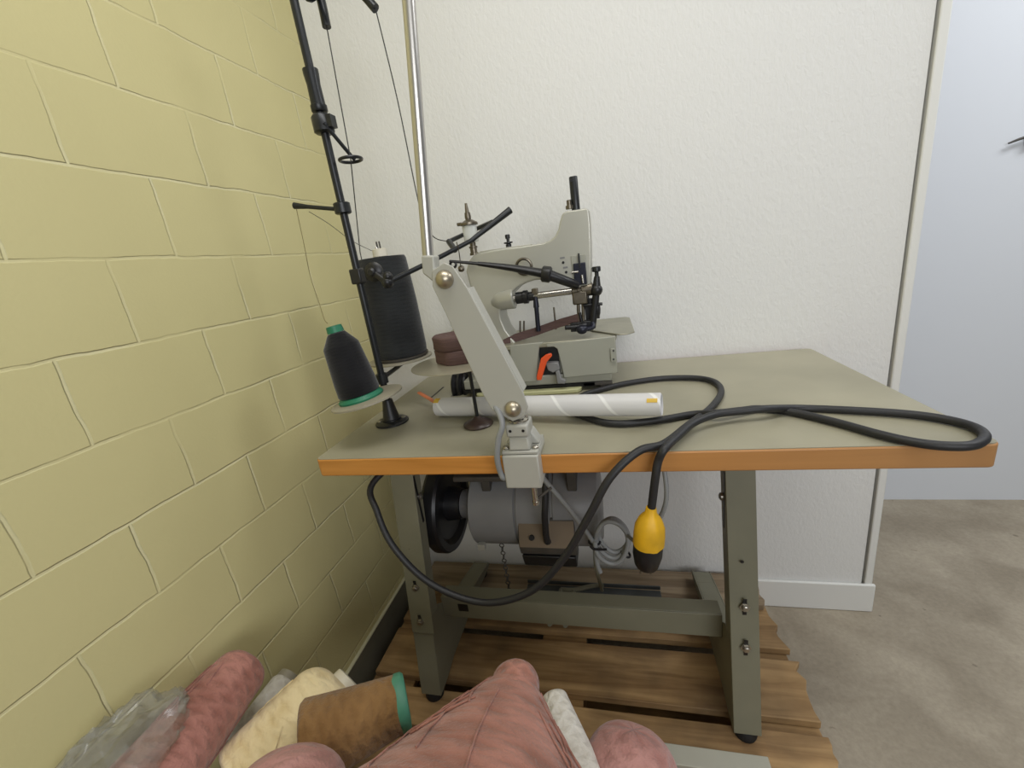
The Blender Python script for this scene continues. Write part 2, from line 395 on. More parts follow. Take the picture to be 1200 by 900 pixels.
    def build(s, name, m, parent=None, bevel=0.0, seg=2, smooth=40, kind=None, label=None, axis=None, origin=None):
        org = Vector(origin) if origin is not None else Vector((0,0,0))
        base = Vector(parent['_o']) if parent is not None else Vector((0,0,0))
        me = bpy.data.meshes.new(name)
        if axis is not None:                   # object Z along the given axis (wound things)
            q = Vector(axis).normalized().to_track_quat('Z', 'Y'); qi = q.inverted()
            vs = [qi @ (p-org) for p in s.v]
        else: q = None; vs = [p-org for p in s.v]
        me.from_pydata(vs, [], s.f); me.update()
        for p in me.polygons: p.use_smooth = True
        me.set_sharp_from_angle(angle=R(smooth))
        me.materials.append(M[m] if isinstance(m, str) else m)
        o = bpy.data.objects.new(name, me); col.objects.link(o)
        o.location = org-base
        if q is not None: o.rotation_mode = 'QUATERNION'; o.rotation_quaternion = q
        if parent is not None: o.parent = parent
        o['_o'] = tuple(org)
        if bevel:
            bv = o.modifiers.new('bevel', 'BEVEL'); bv.width = bevel; bv.segments = seg; bv.limit_method = 'ANGLE'; bv.angle_limit = R(35)
        if kind: o['kind'] = kind
        if label: o['label'] = label
        return o

def thing(name, label, cat, loc, group=None):
    o = bpy.data.objects.new(name, None); col.objects.link(o)
    o.empty_display_size = .05; o.location = loc; o['_o'] = tuple(loc); o['label'] = label; o['category'] = cat
    if group: o['group'] = group
    return o
def tag(o, label, cat, group=None):
    o['label'] = label; o['category'] = cat
    if group: o['group'] = group
    return o

# ================================================================== SETTING
MB().box((-.1, -3.2, -.1), (4.2, 1.0, 0)).build('floor', 'floor', kind='structure')
WX = .136
MB().box((0, -3.2, 0), (WX, .1, 2.6)).build('wall_left', 'blocks', kind='structure')
MB().box((WX, 0, 0), (1.747, .1, 2.6)).build('wall_back', 'roughcast', kind='structure')
MB().box((1.754, -.006, .0), (1.776, .1, 2.6)).build('trim_1', 'white_paint', kind='structure', bevel=.003)
MB().box((1.747, .012, .0), (1.754, .1, 2.6)).build('trim_2', 'motor_dark', kind='structure')
MB().box((1.2, -.012, 0), (1.784, -.0005, .112)).build('baseboard_back', 'white_paint', kind='structure', bevel=.004)
MB().box((WX+.0005, -1.9, 0), (WX+.010, -.001, .187)).build('baseboard_left', 'skirting', kind='structure', bevel=.003)
MB().box((WX+.0005, -1.9, .1875), (WX+.012, -.001, .193)).build('trim_3', 'skirting_cap', kind='structure', bevel=.0015)
MB().box((1.2, .672, 0), (4.2, .77, 2.6)).build('wall_right', 'cool_white', kind='structure')
MB().box((-.1, -3.2, 2.6), (4.2, .77, 2.7)).build('ceiling', 'white_paint', kind='structure')

# dark latch seen on the smooth far wall
t = thing('wall_latch', 'small dark latch on the smooth far wall at the right edge', 'latch', ay(1196, 164, .672))
p0 = ay(1182, 168, .655); p1 = ay(1216, 158, .655)
MB().tube([p0, (p0+p1)/2+Vector((0,0,.004)), p1], (.003, .007), 10, 5).build('lever', 'motor_dark', t)
MB().box(ay(1201, 160, .6715), ay(1214, 168, .648)).build('back_plate', 'cool_white', t, bevel=.003)

# ================================================================== PALLET
PT = .144
t = thing('pallet', 'worn wooden pallet carrying the sewing table', 'pallet', (.81, -.42, 0))
yb = [(-.02, -.155), (-.19, -.312), (-.347, -.508), (-.54, -.64), (-.672, -.82)]
for i, (a, b) in enumerate(yb):
    mb = MB(); x0 = .19+random.uniform(0, .012); x1 = 1.42+random.uniform(-.012, .014)
    ns = 26; vs = []
    # slightly ragged right end
    poly = [(x0, a, PT-.022), (x1+random.uniform(-.012, .01), a, PT-.022)]
    for k in range(1, 6): poly.append((x1+random.uniform(-.012, .008), a+(b-a)*k/6, PT-.022))
    poly += [(x1+random.uniform(-.012, .01), b, PT-.022), (x0, b, PT-.022)]
    mb.prism(poly, (0, 0, .022)).build('deck_board', 'pallet_grey' if i == 0 else 'pallet', t, bevel=.002)
for x0 in (.19, .70, 1.27):
    MB().box((x0, -.82, PT-.044), (x0+.14, -.02, PT-.0225)).build('stringer_board', 'pallet', t, bevel=.002)
    for y0 in (-.82, -.49, -.12):
        MB().box((x0, y0, .022), (x0+.14, y0+.1, PT-.0445)).build('spacer_block', 'pallet', t, bevel=.003)
for y0 in (-.82, -.49, -.12):
    MB().box((.19, y0, 0), (1.41, y0+.1, .0215)).build('base_board', 'pallet', t, bevel=.002)

MB().box((.93, -.655, PT+.0005), (1.262, -.612, PT+.02)).build('plank', 'grey_strip', bevel=.002)
tag(bpy.data.objects['plank'], 'pale grey strip of wood lying on the pallet before the table foot', 'plank')

# ================================================================== SEWING TABLE
TZ = .951
XL, XR, YF, YB = .335, 1.535, -.648, -.022
t = table = thing('sewing_table', 'industrial sewing table with grey laminate top and orange wooden edge', 'table', (.93, -.4, PT))
def rrect(x0, y0, x1, y1, r, z, n=6):
    P = []
    for cx, cy, a0 in ((x1-r, y1-r, 0), (x0+r, y1-r, 90), (x0+r, y0+r, 180), (x1-r, y0+r, 270)):
        for k in range(n+1):
            a = R(a0+90*k/n); P.append((cx+r*math.cos(a), cy+r*math.sin(a), z))
    return P
MB().prism(rrect(XL+.002, YF+.002, XR-.002, YB-.002, .012, TZ-.0015), (0, 0, .0015)).build('tabletop', 'laminate', t)
MB().prism(rrect(XL, YF, XR, YB, .014, TZ-.041), (0, 0, .0394)).build('edge_banding', 'edge', t, bevel=.0025, label='orange brown wooden edging')
MB().prism([(.447, -.262, TZ+.0002), (.452, -.262, TZ+.0002), (.452, -.165, TZ+.0002), (.447, -.165, TZ+.0002)], (0, 0, .0008)).build('belt_slot', 'black_plastic', t)
MB().prism([(1.29, -.6, TZ-.054), (1.46, -.6, TZ-.054), (1.475, -.6, TZ-.0415), (1.275, -.6, TZ-.0415)], (0, .3, 0)).build('drawer_rail', 'under_rail', t)
def leg(xf, inner, name):
    """one side frame: sloping post + arched foot; xf = outer x, inner = +1 when the room centre is at +x"""
    w = .06
    fr = MB()
    th = .004
    def slab(poly, x0, x1): fr.prism([(x0, y, z) for y, z in poly], (x1-x0, 0, 0))
    xo, xi = (xf, xf+w) if inner > 0 else (xf+w, xf)
    # post: front web and two flanges
    front = lambda z: -.45-(.91-z)*.165
    zt, zb = TZ-.0415, PT+.022
    yt, ybm = front(zt), front(zb)
    fr.prism([(xf, yt, zt), (xf+w, yt, zt), (xf+w, ybm, zb), (xf, ybm, zb)], (0, .004, 0))
    for x0 in (xf, xf+w-th):
        fr.prism([(x0, yt+.0041, zt), (x0, yt+.045, zt), (x0, front(.40)+.045, .40), (x0, front(.40)+.0041, .40)], (th, 0, 0))
    # foot plate (arched): both cheeks
    prof = [(front(.40)+.0042, .399), (front(.40)+.055, .399), (-.415, .345), (-.37, .262), (-.13, .2), (-.055, .18), (-.055, zb), (-.115, zb), (-.15, .172), (-.3, .18), (-.46, .178), (-.50, .17), (-.52, zb), (ybm+.0042, zb)]
    for x0 in (xf, xf+w-th):
        fr.prism([(x0, y, z) for y, z in prof], (th, 0, 0))
    fr.prism([(xf+th, -.368, .262), (xf+w-th, -.368, .262), (xf+w-th, -.13, .2), (xf+th, -.13, .2)], (0, -.001, -.004))
    fr.prism([(xf+th, -.13, .1995), (xf+w-th, -.13, .1995), (xf+w-th, -.059, .18), (xf+th, -.059, .18)], (0, -.001, -.004))
    fr.prism([(xf+th, -.058, .175), (xf+w-th, -.058, .175), (xf+w-th, -.058, zb), (xf+th, -.058, zb)], (0, -.004, 0))
    fr.box((xf-.005, yt-.005, zt), (xf+w+.005, yt+.30, zt-.004))
    o = fr.build(name, 'table_steel', t, bevel=.0012)
    # inner sleeve plate of the adjustable post
    if inner > 0:
        MB().prism([(xf+.0005, front(.86)-.0045, .875), (xf+w+.006, front(.86)-.0045, .875), (xf+w+.006, front(.36)-.0045, .36), (xf+.0005, front(.36)-.0045, .36)], (0, .004, 0)).build('sleeve_plate', 'table_steel', o, bevel=.001)
    for z in (.495, .395):
        y = front(z)-.0046
        b = MB(); c = Vector((xf+w*.5, y, z))
        b.lathe(c, c+Vector((0,-1,0)), [(0, .0115), (.0015, .0115), (.0017, .008), (.007, .008), (.0085, .006)], 6); b.build('bolt', 'bolt', o)
        MB().box((xf+w*.5-.004, y+.0003, z-.022), (xf+w*.5+.004, y-.0006, z+.022)).build('slot', 'black_plastic', o)
    for z in (.603,):
        y = front(z)-.0046; c = Vector((xf+w*.45, y, z))
        MB().cyl(c, c+Vector((0,-.0006,0)), .004, n=12).build('hole', 'black_plastic', o)
    xin = xf+w if inner > 0 else xf
    c = Vector((xin, front(.75)+.024, .735)); d = Vector((inner, 0, 0))
    MB().lathe(c, c+d, [(0, .009), (.006, .009), (.009, .005)], 12).build('clamp_bolt', 'bolt', o)
    MB().box((xin, front(.7)+.02, .66), (xin+inner*.0008, front(.7)+.029, .80)).build('slot', 'black_plastic', o)
    for yy in (ybm+.02, -.085):
        MB().lathe((xf+w/2, yy, PT+.0005), (xf+w/2, yy, 1), [(0, .025), (.008, .027), (.0215, .022)], 18).build('rubber_foot', 'rubber', o)
    return o
leg(.390, 1, 'leg'); leg(1.202, -1, 'leg')
cb = MB()
cb.box((.4505, -.462, .335), (1.2015, -.458, .405)).box((.4505, -.4575, .401), (1.2015, -.415, .405)).box((.4505, -.4575, .335), (1.2015, -.415, .339))
cb.build('crossbar', 'table_steel', t, bevel=.001)
MB().box((.5, -.463, .36), (.53, -.4625, .385)).build('crossbar_hole', 'black_plastic', t)
# treadle
td = MB().box((.63, -.235, .176), (1.085, -.165, .19)).box((.63, -.165, .19), (1.085, -.16, .205)).build('treadle_pedal', 'dark_plate', t, bevel=.003, label='dark iron foot pedal')
fm = MB()
for x in (.755, .80): fm.tube([(x, -.43, .3), (x, -.30, .212), (x, -.2, .205)], .007, 8, 4)
fm.tube([(.755, -.2, .206), (.80, -.2, .206), (.86, -.185, .212), (.90, -.18, .215)], .007, 8, 4)
fm.build('pedal_bracket', 'table_steel', td)

# ================================================================== MOTOR under the table
t = thing('motor', 'grey clutch motor with black handwheel hanging under the table', 'motor', (.73, -.3, .485))
MC = Vector((0, -.3, .60))
def mx(x): return Vector((x, -.3, .612))
MB().lathe(mx(.553), mx(1), [(0, .04), (.001, .105), (.006, .113), (.135, .113), (.137, .108), (.142, .108), (.144, .116), (.235, .116), (.238, .109), (.243, .109), (.245, .114), (.34, .113), (.362, .104), (.37, .09), (.372, .03)], 48).build('motor_housing', 'motor', t, smooth=30)
MB().lathe(mx(.505), mx(1), [(0, .042), (.047, .05)], 24).build('shaft_hub', 'motor', t)
w = MB().lathe(mx(.418), mx(1), [(0, .05), (.001, .115), (.008, .138), (.018, .145), (.046, .145), (.054, .14), (.055, .12), (.04, .105), (.04, .052), (.085, .046), (.0855, .02)], 48)
w.build('handwheel', 'black_iron', t, smooth=30)
mbk = MB().box((.50, -.36, .86), (.94, -.24, .909)).box((.60, -.375, .70), (.625, -.225, .87)).box((.84, -.375, .70), (.865, -.225, .87)).box((.53, -.40, .745), (.70, -.365, .76))
mbk.build('mounting_bracket', 'motor_dark', t, bevel=.003)
tb = MB().prism([(.7, -.435, .565), (.7, -.41, .64), (.7, -.37, .64), (.7, -.34, .535), (.7, -.425, .535)], (.155, 0, 0)).build('terminal_box', 'motor_dark', t, bevel=.004)
MB().prism([(.703, -.4355, .5665), (.703, -.4125, .634), (.703, -.4115, .6335), (.703, -.4345, .566)], (.149, 0, 0)).build('cover_plate', 'brown_tag', tb)
MB().prism([(.704, -.432, .5345), (.704, -.34, .5345), (.704, -.35, .492), (.704, -.418, .492)], (.147, 0, 0)).build('box_foot', 'black_plastic', tb, bevel=.004)
c = Vector((.738, -.4275, .592)); MB().lathe(c, c+Vector((0, -.93, .37)), [(0, .008), (.006, .007)], 12).build('box_screw', 'black_plastic', tb)
MB().tube([(.80, -.41, .86), (.795, -.45, .74), (.788, -.46, .68), (.782, -.445, .60), (.782, -.425, .58)], .0085, 10, 6).build('motor_lead', 'black_cable', t)
MB().box((.567, -.40, .522), (.588, -.385, .54)).build('identification_tab', 'machine', t, bevel=.001)
ch = MB()
for k in range(16):
    z = .485-k*.014; ch.torus((.615, -.33, z), (1, 0, 0) if k % 2 else (0, 1, 0), .0065, .0016, 12, 6)
ch.build('chain', 'motor_dark', t)
rd = MB().tube([(.90, -.34, .52), (.89, -.30, .40), (.895, -.22, .24), (.895, -.20, .212)], .006, 8, 4)
rd.build('pull_rod', 'table_steel', t)

# grey cable from the motor, coil tied up beside it
def circ(c, r, z0, n, ph, y, ry=.004):
    return [(c[0]+r*math.cos(ph+2*math.pi*k/n), y+ry*math.sin(7*k), z0+r*1.35*math.sin(ph+2*math.pi*k/n)) for k in range(n)]
t = thing('grey_cable_coil', 'grey cable tied in a loose coil hanging by the motor', 'cable', (.945, -.43, .54))
pts = [(.76, -.50, .895), (.80, -.52, .84), (.855, -.50, .735), (.885, -.47, .655), (.903, -.45, .60)]
for lp in range(3):
    for k in range(12):
        a = math.pi+2*math.pi*k/12
        pts.append((.947+.003*lp+(.040-.0035*lp+.004*math.sin(2*a+lp))*math.cos(a), -.458+.009*lp, .606+.004*lp+(.062-.006*lp)*math.sin(a)))
pts += [(.904, -.43, .58), (.905, -.43, .52), (.912, -.43, .49)]
MB().tube(pts, .0058, 10, 6).build('cable', 'grey_cable', t)
MB().tube([(.895, -.462, .598), (.905, -.466, .592), (.935, -.463, .59)], .003, 8, 3).torus((.905, -.445, .598), (0, 0, 1), .014, .003, 16, 6).build('cable_tie', 'black_plastic', t)
MB().torus((.98, -.445, .565), (.5, 0, .85), .012, .003, 16, 6).build('cable_tie', 'black_plastic', t)
MB().tube([(1.06, -.60, .905), (1.062, -.62, .84), (1.045, -.60, .77), (1.01, -.52, .66), (.985, -.455, .63)], .0045, 10, 6).build('cable_tail', 'grey_cable', t)

# ================================================================== BLACK POWER CABLE with yellow plug
t = thing('power_cable', 'long black rubber cable looping over the tabletop to a yellow plug', 'cable', (1.02, -.66, TZ))
r = .0072
zt = TZ+r+.0008
def Tb(u, v, dz=0): return az(u, v, zt+dz)
P = [(.50, -.50, .905), ay(437, 566, -.60), ay(442, 600, -.64), ay(462, 642, -.67), ay(505, 684, -.68), ay(565, 706, -.685), ay(620, 694, -.69), ay(660, 655, -.695), ay(690, 605, -.695), ay(715, 560, -.685), ay(748, 529, -.66), Tb(778, 520), Tb(808, 497), Tb(833, 478), Tb(845, 460), Tb(838, 448), Tb(815, 443), Tb(775, 443.5), Tb(735, 449), (.95, -.305, zt), (.905, -.34, zt), (.878, -.385, zt), (.874, -.43, zt), (.888, -.465, zt), Tb(703, 494)]
P += [Tb(725, 496.5), Tb(750, 495), Tb(780, 491), Tb(812, 485.5), Tb(840, 484, r*1.2), Tb(868, 481, .004), Tb(890, 479), Tb(930, 483.5), Tb(980, 495), Tb(1030, 509), Tb(1075, 519), Tb(1115, 523), Tb(1143, 521), Tb(1154, 511), Tb(1140, 500), Tb(1105, 491), Tb(1060, 485), Tb(1000, 481), Tb(940, 478.5), Tb(898, 479, r*2), Tb(868, 482, r*2), Tb(838, 486, r*2.2), Tb(812, 496, r*2), Tb(793, 512, r*1.5), Tb(779, 526, .006), ay(771.5, 540, -.668), ay(768, 560, -.672), ay(763, 600, -.672)]
MB().tube(P, r, 12, 8).build('cable', 'black_cable', t)
a = ay(763, 597, -.672); b = ay(757, 632, -.672); c = ay(757, 668, -.672)
d = (c-a).normalized(); Ln = (c-a).length
pl = MB().lathe(a-d*.004, c, [(0, .009), (.012, .011), (.018, .016), (.026, .021), (.04, .026), (.06, .0275), (.078, .0275), (.079, .026)], 24, wob=.17, seed=3).build('plug_body', 'yellow_plug', t, label='yellow rubber plug body')
MB().lathe(a+d*.074, c, [(0, .026), (.002, .0265), (.022, .0265), (.045, .022), (.05, .019)], 24).build('plug_nose', 'black_plastic', t, label='black plug end with metal pins')
pm = MB()
for dx, dy in ((-.009, 0), (.009, 0), (0, .008)):
    q = a+d*.1235+Vector((dx, dy, 0)); pm.cyl(q, q+d*.018, .0024, n=8)
pm.build('plug_pins', 'dull_steel', pl)

# ================================================================== THREAD STAND
SX, SY = .419, -.449
t = thing('thread_stand', 'tall black thread stand with guides and spool plates screwed to the tabletop', 'stand', (SX, SY, TZ))
MB().lathe((SX, SY, TZ+.0005), (SX, SY, 9), [(0, .042), (.004, .042), (.008, .036), (.0085, .024), (.012, .024), (.0125, .021), (.055, .0135), (.062, .0125)], 36).build('base', 'black_iron', t)
for dx, dy in ((-.027, -.012), (.027, .012)):
    MB().lathe((SX+dx*1.02, SY+dy*1.02, TZ+.0075), (SX+dx, SY+dy, 9), [(0, .006), (.002, .006), (.0035, .003)], 12).build('base_screw', 'bolt', t)
MB().cyl((SX, SY, TZ+.06), (SX, SY, 1.98), .0085, n=20).build('pole', 'black_paint', t)
MB().lathe((SX, SY, 1.655), (SX, SY, 9), [(0, .015), (.002, .0165), (.012, .0165), (.013, .0145), (.05, .0135), (.07, .0155), (.077, .0155), (.078, .012)], 24).build('pole_sleeve', 'black_paint', t)
MB().lathe((SX, SY, 1.615), (SX, SY, 9), [(0, .017), (.003, .021), (.03, .021), (.035, .017)], 24).box((SX+.012, SY-.012, 1.622), (SX+.028, SY+.008, 1.645)).build('collar', 'black_paint', t)
rc = ay(411, 187, -.44)
MB().tube([(SX+.012, SY-.015, 1.63), rc+Vector((-.012, .006, .026)), rc+Vector((-.003, .022, .004))], .0042, 10, 4).torus(rc, (0, 0, 1), .023, .0034, 32, 8).build('thread_ring', 'black_paint', t)
MB().lathe((SX, SY, 1.455), (SX, SY, 9), [(0, .015), (.002, .018), (.022, .018), (.024, .015)], 20).build('collar', 'black_paint', t)
e = ay(345, 241, -.45)
MB().tube([(SX-.012, SY, 1.467), e+(Vector((SX-.012, SY, 1.467))-e)*.3], .0046, 10, 1).tube([e+(Vector((SX-.012, SY, 1.467))-e)*.3, e], (.0048, .0075), 10, 1).build('guide_arm', 'black_paint', t)
# top guides
g0 = ay(383, 32, -.40); g1 = ay(440, 10, -.42)
MB().tube([(SX, SY, 1.90), (SX+.02, SY+.02, 1.86), g0+Vector((-.002, 0, .06)), g0], .009, 10, 6).build('top_guide', 'black_paint', t)
MB().tube([(SX, SY, 1.93), (SX+.05, SY+.02, 1.86), g1+Vector((-.04, 0, .045)), g1], .009, 10, 6).build('top_guide', 'black_paint', t)
# clamp and the long take-off bar
k0 = ay(418, 324, -.455)
MB().box(k0+Vector((-.011, -.011, -.017)), k0+Vector((.016, .012, .017))).build('clamp_block', 'black_iron', t, bevel=.003)
h = ay(437, 319, -.468)
MB().lathe(h+Vector((0, .018, 0)), h+Vector((0, -9, 0)), [(0, .016), (.01, .022), (.016, .022), (.02, .018), (.022, .010), (.026, .010), (.03, .006)], 28).build('tension_disc', 'black_iron', t)
n0 = ay(454, 331, -.475)
MB().ball(n0, .013, 16).ball(n0+Vector((.004, .0, .012)), .011, 14).tube([h+Vector((.006, 0, -.004)), n0], .008, 10, 3).build('ball_joint', 'black_iron', t)
b0 = n0; b1 = ay(512, 303, -.36); b2 = ay(552, 282, -.272); b3 = ay(598, 246, -.215)
MB().tube([b0, b1, b2], .0058, 10, 4).tube([b2, b2+(b3-b2)*.5, b3], (.0058, .0095), 10, 4).build('take_off_bar', 'black_paint', t)
c0 = ay(526, 283, -.275); c1 = ay(552, 271, -.17); c2 = ay(577, 260, -.225)
MB().tube([ay(533, 293, -.315), c0], .0075, 10, 2).tube([c0, c1, c2], .0058, 10, 4).build('tension_bracket', 'black_paint', t)
# spool plates
D1 = ay(431, 468, -.545); D2 = Vector((.398, -.300, 1.082))
U1 = Vector((-.13, -.02, 1)).normalized(); U2 = Vector((0, 0, 1))
def plate(c, r_, u):
    o = MB().lathe(c, c+u, [(0, r_-.003), (.001, r_), (.005, r_), (.006, r_-.002)], 44).build('spool_plate', 'plate_disc', t)
    q = c-u*.012
    MB().tube([c-u*.003, q, Vector((SX, SY, q.z))], .006, 8, 3).lathe((SX, SY, q.z-.012), (SX, SY, 9), [(0, .014), (.024, .014)], 16).build('plate_arm', 'black_paint', o)
    MB().lathe(c+u*.006, c+u*9, [(0, .004), (.30 if u is U2 else .16, .004)], 8).build('spindle', 'steel', o)
plate(D1, .081, U1); plate(D2, .088, U2)

# small spool, black on a green cone
c = D1+U1*.0065+Vector((-.014, 0, -.002)); up = c+U1
t = thing('thread_spool', 'small black thread spool on a green plastic cone', 'spool', tuple(c))
MB().lathe(c, up, [(0, .05), (.004, .051), (.012, .044), (.0125, .03), (.013, .0052)], 36).build('cone_base', 'green_plastic', t, label='green plastic foot')
MB().lathe(c+U1*.0135, up+U1, [(0, .045), (.002, .0465), (.03, .0455), (.112, .0385), (.116, .0365), (.142, .0185), (.143, .0095)], 40).build('thread', 'thread_black', t, axis=U1, origin=c)
MB().lathe(c+U1*.157, up+U1, [(0, .0182), (.014, .0165), (.015, .012), (.0145, .0052)], 28, cap=False).build('cone_tip', 'green_plastic', t, label='green plastic tip')
# tall charcoal cone
z0 = D2.z+.0065
t = thing('thread_cone', 'tall charcoal thread cone with a cream core behind the small spool', 'spool', (D2.x, D2.y, z0))
c = Vector((D2.x+.006, D2.y, z0)); up = c+Vector((0,0,1))
MB().lathe(c, up, [(0, .062), (.003, .073), (.008, .074), (.0085, .02), (.0086, .0052)], 36).build('core_base', 'motor_dark', t)
MB().lathe(c+Vector((0,0,.009)), up, [(0, .068), (.004, .071), (.02, .0725), (.15, .070), (.255, .064), (.262, .061), (.264, .02), (.2645, .0052)], 48).build('thread', 'thread_char', t, axis=(0,0,1), origin=c)
MB().lathe(c+Vector((0,0,.274)), up, [(0, .0195), (.018, .018), (.02, .013), (.0195, .0052)], 24, cap=False).build('core', 'cream_plastic', t, label='cream core end')
tp = MB()
for dx in (-.004, .004): tp.cyl(c+Vector((dx, 0, .28)), c+Vector((dx, 0, .312)), .0022, n=8)
tp.build('spindle_tip', 'motor_dark', t)

# threads
def line(name, pts, label, m='thread_line', rr=.0012, sm=5):
    return tag(MB().tube(pts, rr, 6, sm).build(name, m), label, 'thread')
line('sewing_thread', [g0, rc+Vector((.0, 0, 0)), ay(422, 296, -.33), (D2.x-.03, D2.y-.035, 1.352)], 'dark thread running from the left top guide through the ring to the tall charcoal cone', sm=1)
line('sewing_thread', [g1, ay(466, 118, -.42), ay(490, 235, -.42), ay(500, 264, -.42), ay(510, 279, -.35), c0], 'dark thread running from the right top guide down behind the chrome pole')
line('sewing_thread', [ay(347, 243, -.45), ay(351, 262, -.46), ay(357, 290, -.48), ay(364, 325, -.50), ay(373, 352, -.52), ay(380, 374, -.545), ay(384, 379, -.55)], 'olive thread rising from the small green spool to the lower guide arm', 'thread_tan', .0008)
line('sewing_thread', [ay(362, 248, -.45), ay(385, 262, -.42), ay(412, 282, -.38), ay(436, 294, -.31)], 'thin thread stretched from the guide arm to the tall cone top', 'thread_line', .0007)

# ================================================================== TAPE STAND + TAPE ROLLS
QX, QY = .666, -.491
QZ = 1.1
t = thing('tape_stand', 'round metal tray on a thin post with a brown foot', 'stand', (QX, QY, TZ))
MB().lathe((QX, QY, TZ+.0005), (QX, QY, 9), [(0, .034), (.003, .0355), (.006, .034), (.012, .022), (.016, .012), (.022, .006)], 32).build('foot', 'brown_base', t)
MB().cyl((QX, QY, TZ+.02), (QX, QY, QZ), .0042, n=12).build('post', 'black_paint', t)
MB().lathe((QX-.028, QY+.02, QZ), (QX-.028, QY+.02, 9), [(0, .107), (.0008, .11), (.0022, .11), (.003, .108)], 64).build('tray', 'disc_metal', t)
def roll(z, h, rx, ph, label):
    o = bpy.data.objects
    vs = []; n = 40
    prof = []
    mb = MB(); c = Vector((QX-.022, QY+.03, z))
    lay = [(0, .97), (h*.08, 1.0), (h*.5, .985), (h*.92, 1.0), (h, .965)]
    for t_, s_ in lay:
        for i in range(n):
            th = 2*math.pi*i/n
            rr = rx*s_*(1+.05*math.cos(4*th+ph)+.025*math.cos(7*th))
            vs.append(c+Vector((rr*1.12*math.cos(th), rr*.92*math.sin(th), t_+.004*math.sin(2*th+ph)*(t_/h)*0)))
    fs = []
    for k in range(len(lay)-1):
        for i in range(n):
            j = (i+1) % n; fs.append((k*n+i, k*n+j, (k+1)*n+j, (k+1)*n+i))
    # top: recessed spiral edge rings
    base = (len(lay)-1)*n; q = base
    for s_, dz in ((.85, .0012), (.7, -.0006), (.55, .001), (.4, -.0008), (.3, -.006)):
        st = len(vs)
        for i in range(n):
            v = vs[base+i]; vs.append(c+Vector(((v.x-c.x)*s_, (v.y-c.y)*s_, h+dz)))
        for i in range(n):
            j = (i+1) % n; fs.append((q+i, q+j, st+j, st+i))
        q = st
    fs.append(tuple(q+i for i in range(n))); fs.append(tuple(range(n-1, -1, -1)))
    o = mb.add(vs, fs).build('tape_roll', 'maroon', smooth=50)
    return tag(o, label, 'tape', 'maroon binding tape rolls')
roll(QZ+.0035, .031, .056, .4, 'lower of the two maroon binding tape rolls, resting on the metal tray')
roll(QZ+.0355, .029, .058, 1.3, 'upper of the two maroon binding tape rolls, stacked on the lower roll')

# ================================================================== CLAMPED LAMP ARM
t = thing('lamp_arm', 'grey jointed lamp arm with chrome pole clamped to the table front edge', 'lamp', (.79, -.655, TZ))
yL = -.645
A = ay(602, 477.5, yL-.02); B = ay(523, 327, yL-.02)
cl = MB()
cl.box((.770, YF-.034, .898), (.838, YF-.0015, .966)).box((.770, YF-.0015, TZ+.001), (.838, YF+.05, .966)).box((.770, YF-.0015, .898), (.838, YF+.045, .9085))
cl.build('clamp', 'lamp_grey', t, bevel=.003)
MB().box((.770, YF-.030, .9665), (.838, YF+.045, .973)).build('clamp_ledge', 'lamp_grey', t, bevel=.002)
cl2 = MB().prism([(.784, YF-.028, .9735), (.824, YF-.028, .9735), (.822, YF-.024, .999), (.786, YF-.024, .999)], (0, .045, 0)).prism([(.774, YF+.0, .9735), (.838, YF+.0, .9735), (.824, YF+.0, 1.0), (.788, YF+.0, 1.0)], (0, .03, 0)).build('clamp_shoulder', 'lamp_grey', t, bevel=.003)
sk = MB().box((.783, YF-.028, .9995), (.825, YF+.020, 1.024)).build('swivel_socket', 'lamp_grey', t, bevel=.004)
for dx in (-.012, .012):
    c = Vector((.804+dx, YF-.0285, 1.013)); MB().lathe(c, c+Vector((0,-1,0)), [(0, .0028), (.0006, .0028)], 8).build('socket_screw', 'black_plastic', sk)
for dx in (-.0275, .0275):
    c = Vector((.804+dx, YF-.016, .9735)); MB().lathe(c, c+Vector((0,0,1)), [(0, .0065), (.002, .0065), (.0045, .004)], 14).build('clamp_screw', 'bolt', cl2)
c = Vector((.815, YF+.0, .898))
MB().lathe(c, c+Vector((0,0,-1)), [(0, .0055), (.047, .0055), (.048, .0068), (.055, .0068)], 12).build('clamp_spindle', 'steel', t)
MB().tube([c+Vector((-.002, .004, -.05)), c+Vector((.032, .012, -.026))], .0028, 8, 1).build('tommy_bar', 'motor_dark', t)
MB().lathe((.804, YF-.004, 1.0245), (.804, YF-.004, 9), [(0, .019), (.003, .019), (.006, .015)], 20).build('swivel_washer', 'steel', t)
# lower arm: folded sheet channel between the two knuckles
d = (B-A).normalized(); nrm = Vector((-d.z, 0, d.x)).normalized()*-1
if nrm.x < 0: nrm = -nrm
w0, w1 = .031, .028
def arm_poly(y):
    return [(p.x, y, p.z) for p in (A-d*.022-nrm*.012, A-d*.022+nrm*.012, A-d*.008+nrm*w0*.85, A+d*.02+nrm*w0, B-d*.03+nrm*w1, B+d*.012+nrm*w1*.8, B+d*.024+nrm*.012, B+d*.022-nrm*.014, B-nrm*w1*.95, B-d*.05-nrm*w1*1.02, A+d*.05-nrm*w0*1.25, A+d*.012-nrm*w0*1.2)]
yA = A.y
armo = MB().prism(arm_poly(yA-.006), (0, .004, 0)).build('lower_arm', 'lamp_grey', t, bevel=.0015)
MB().prism([(A+d*.02+nrm*w0*.999).to_tuple(), (B-d*.03+nrm*w1*.999).to_tuple(), (B-d*.03+nrm*(w1-.004)).to_tuple(), (A+d*.02+nrm*(w0-.004)).to_tuple()], (0, .03, 0)).build('arm_flange', 'lamp_grey', armo, bevel=.001)
q0 = A+d*.05-nrm*w0*1.2; q1 = B-d*.05-nrm*w1*.98
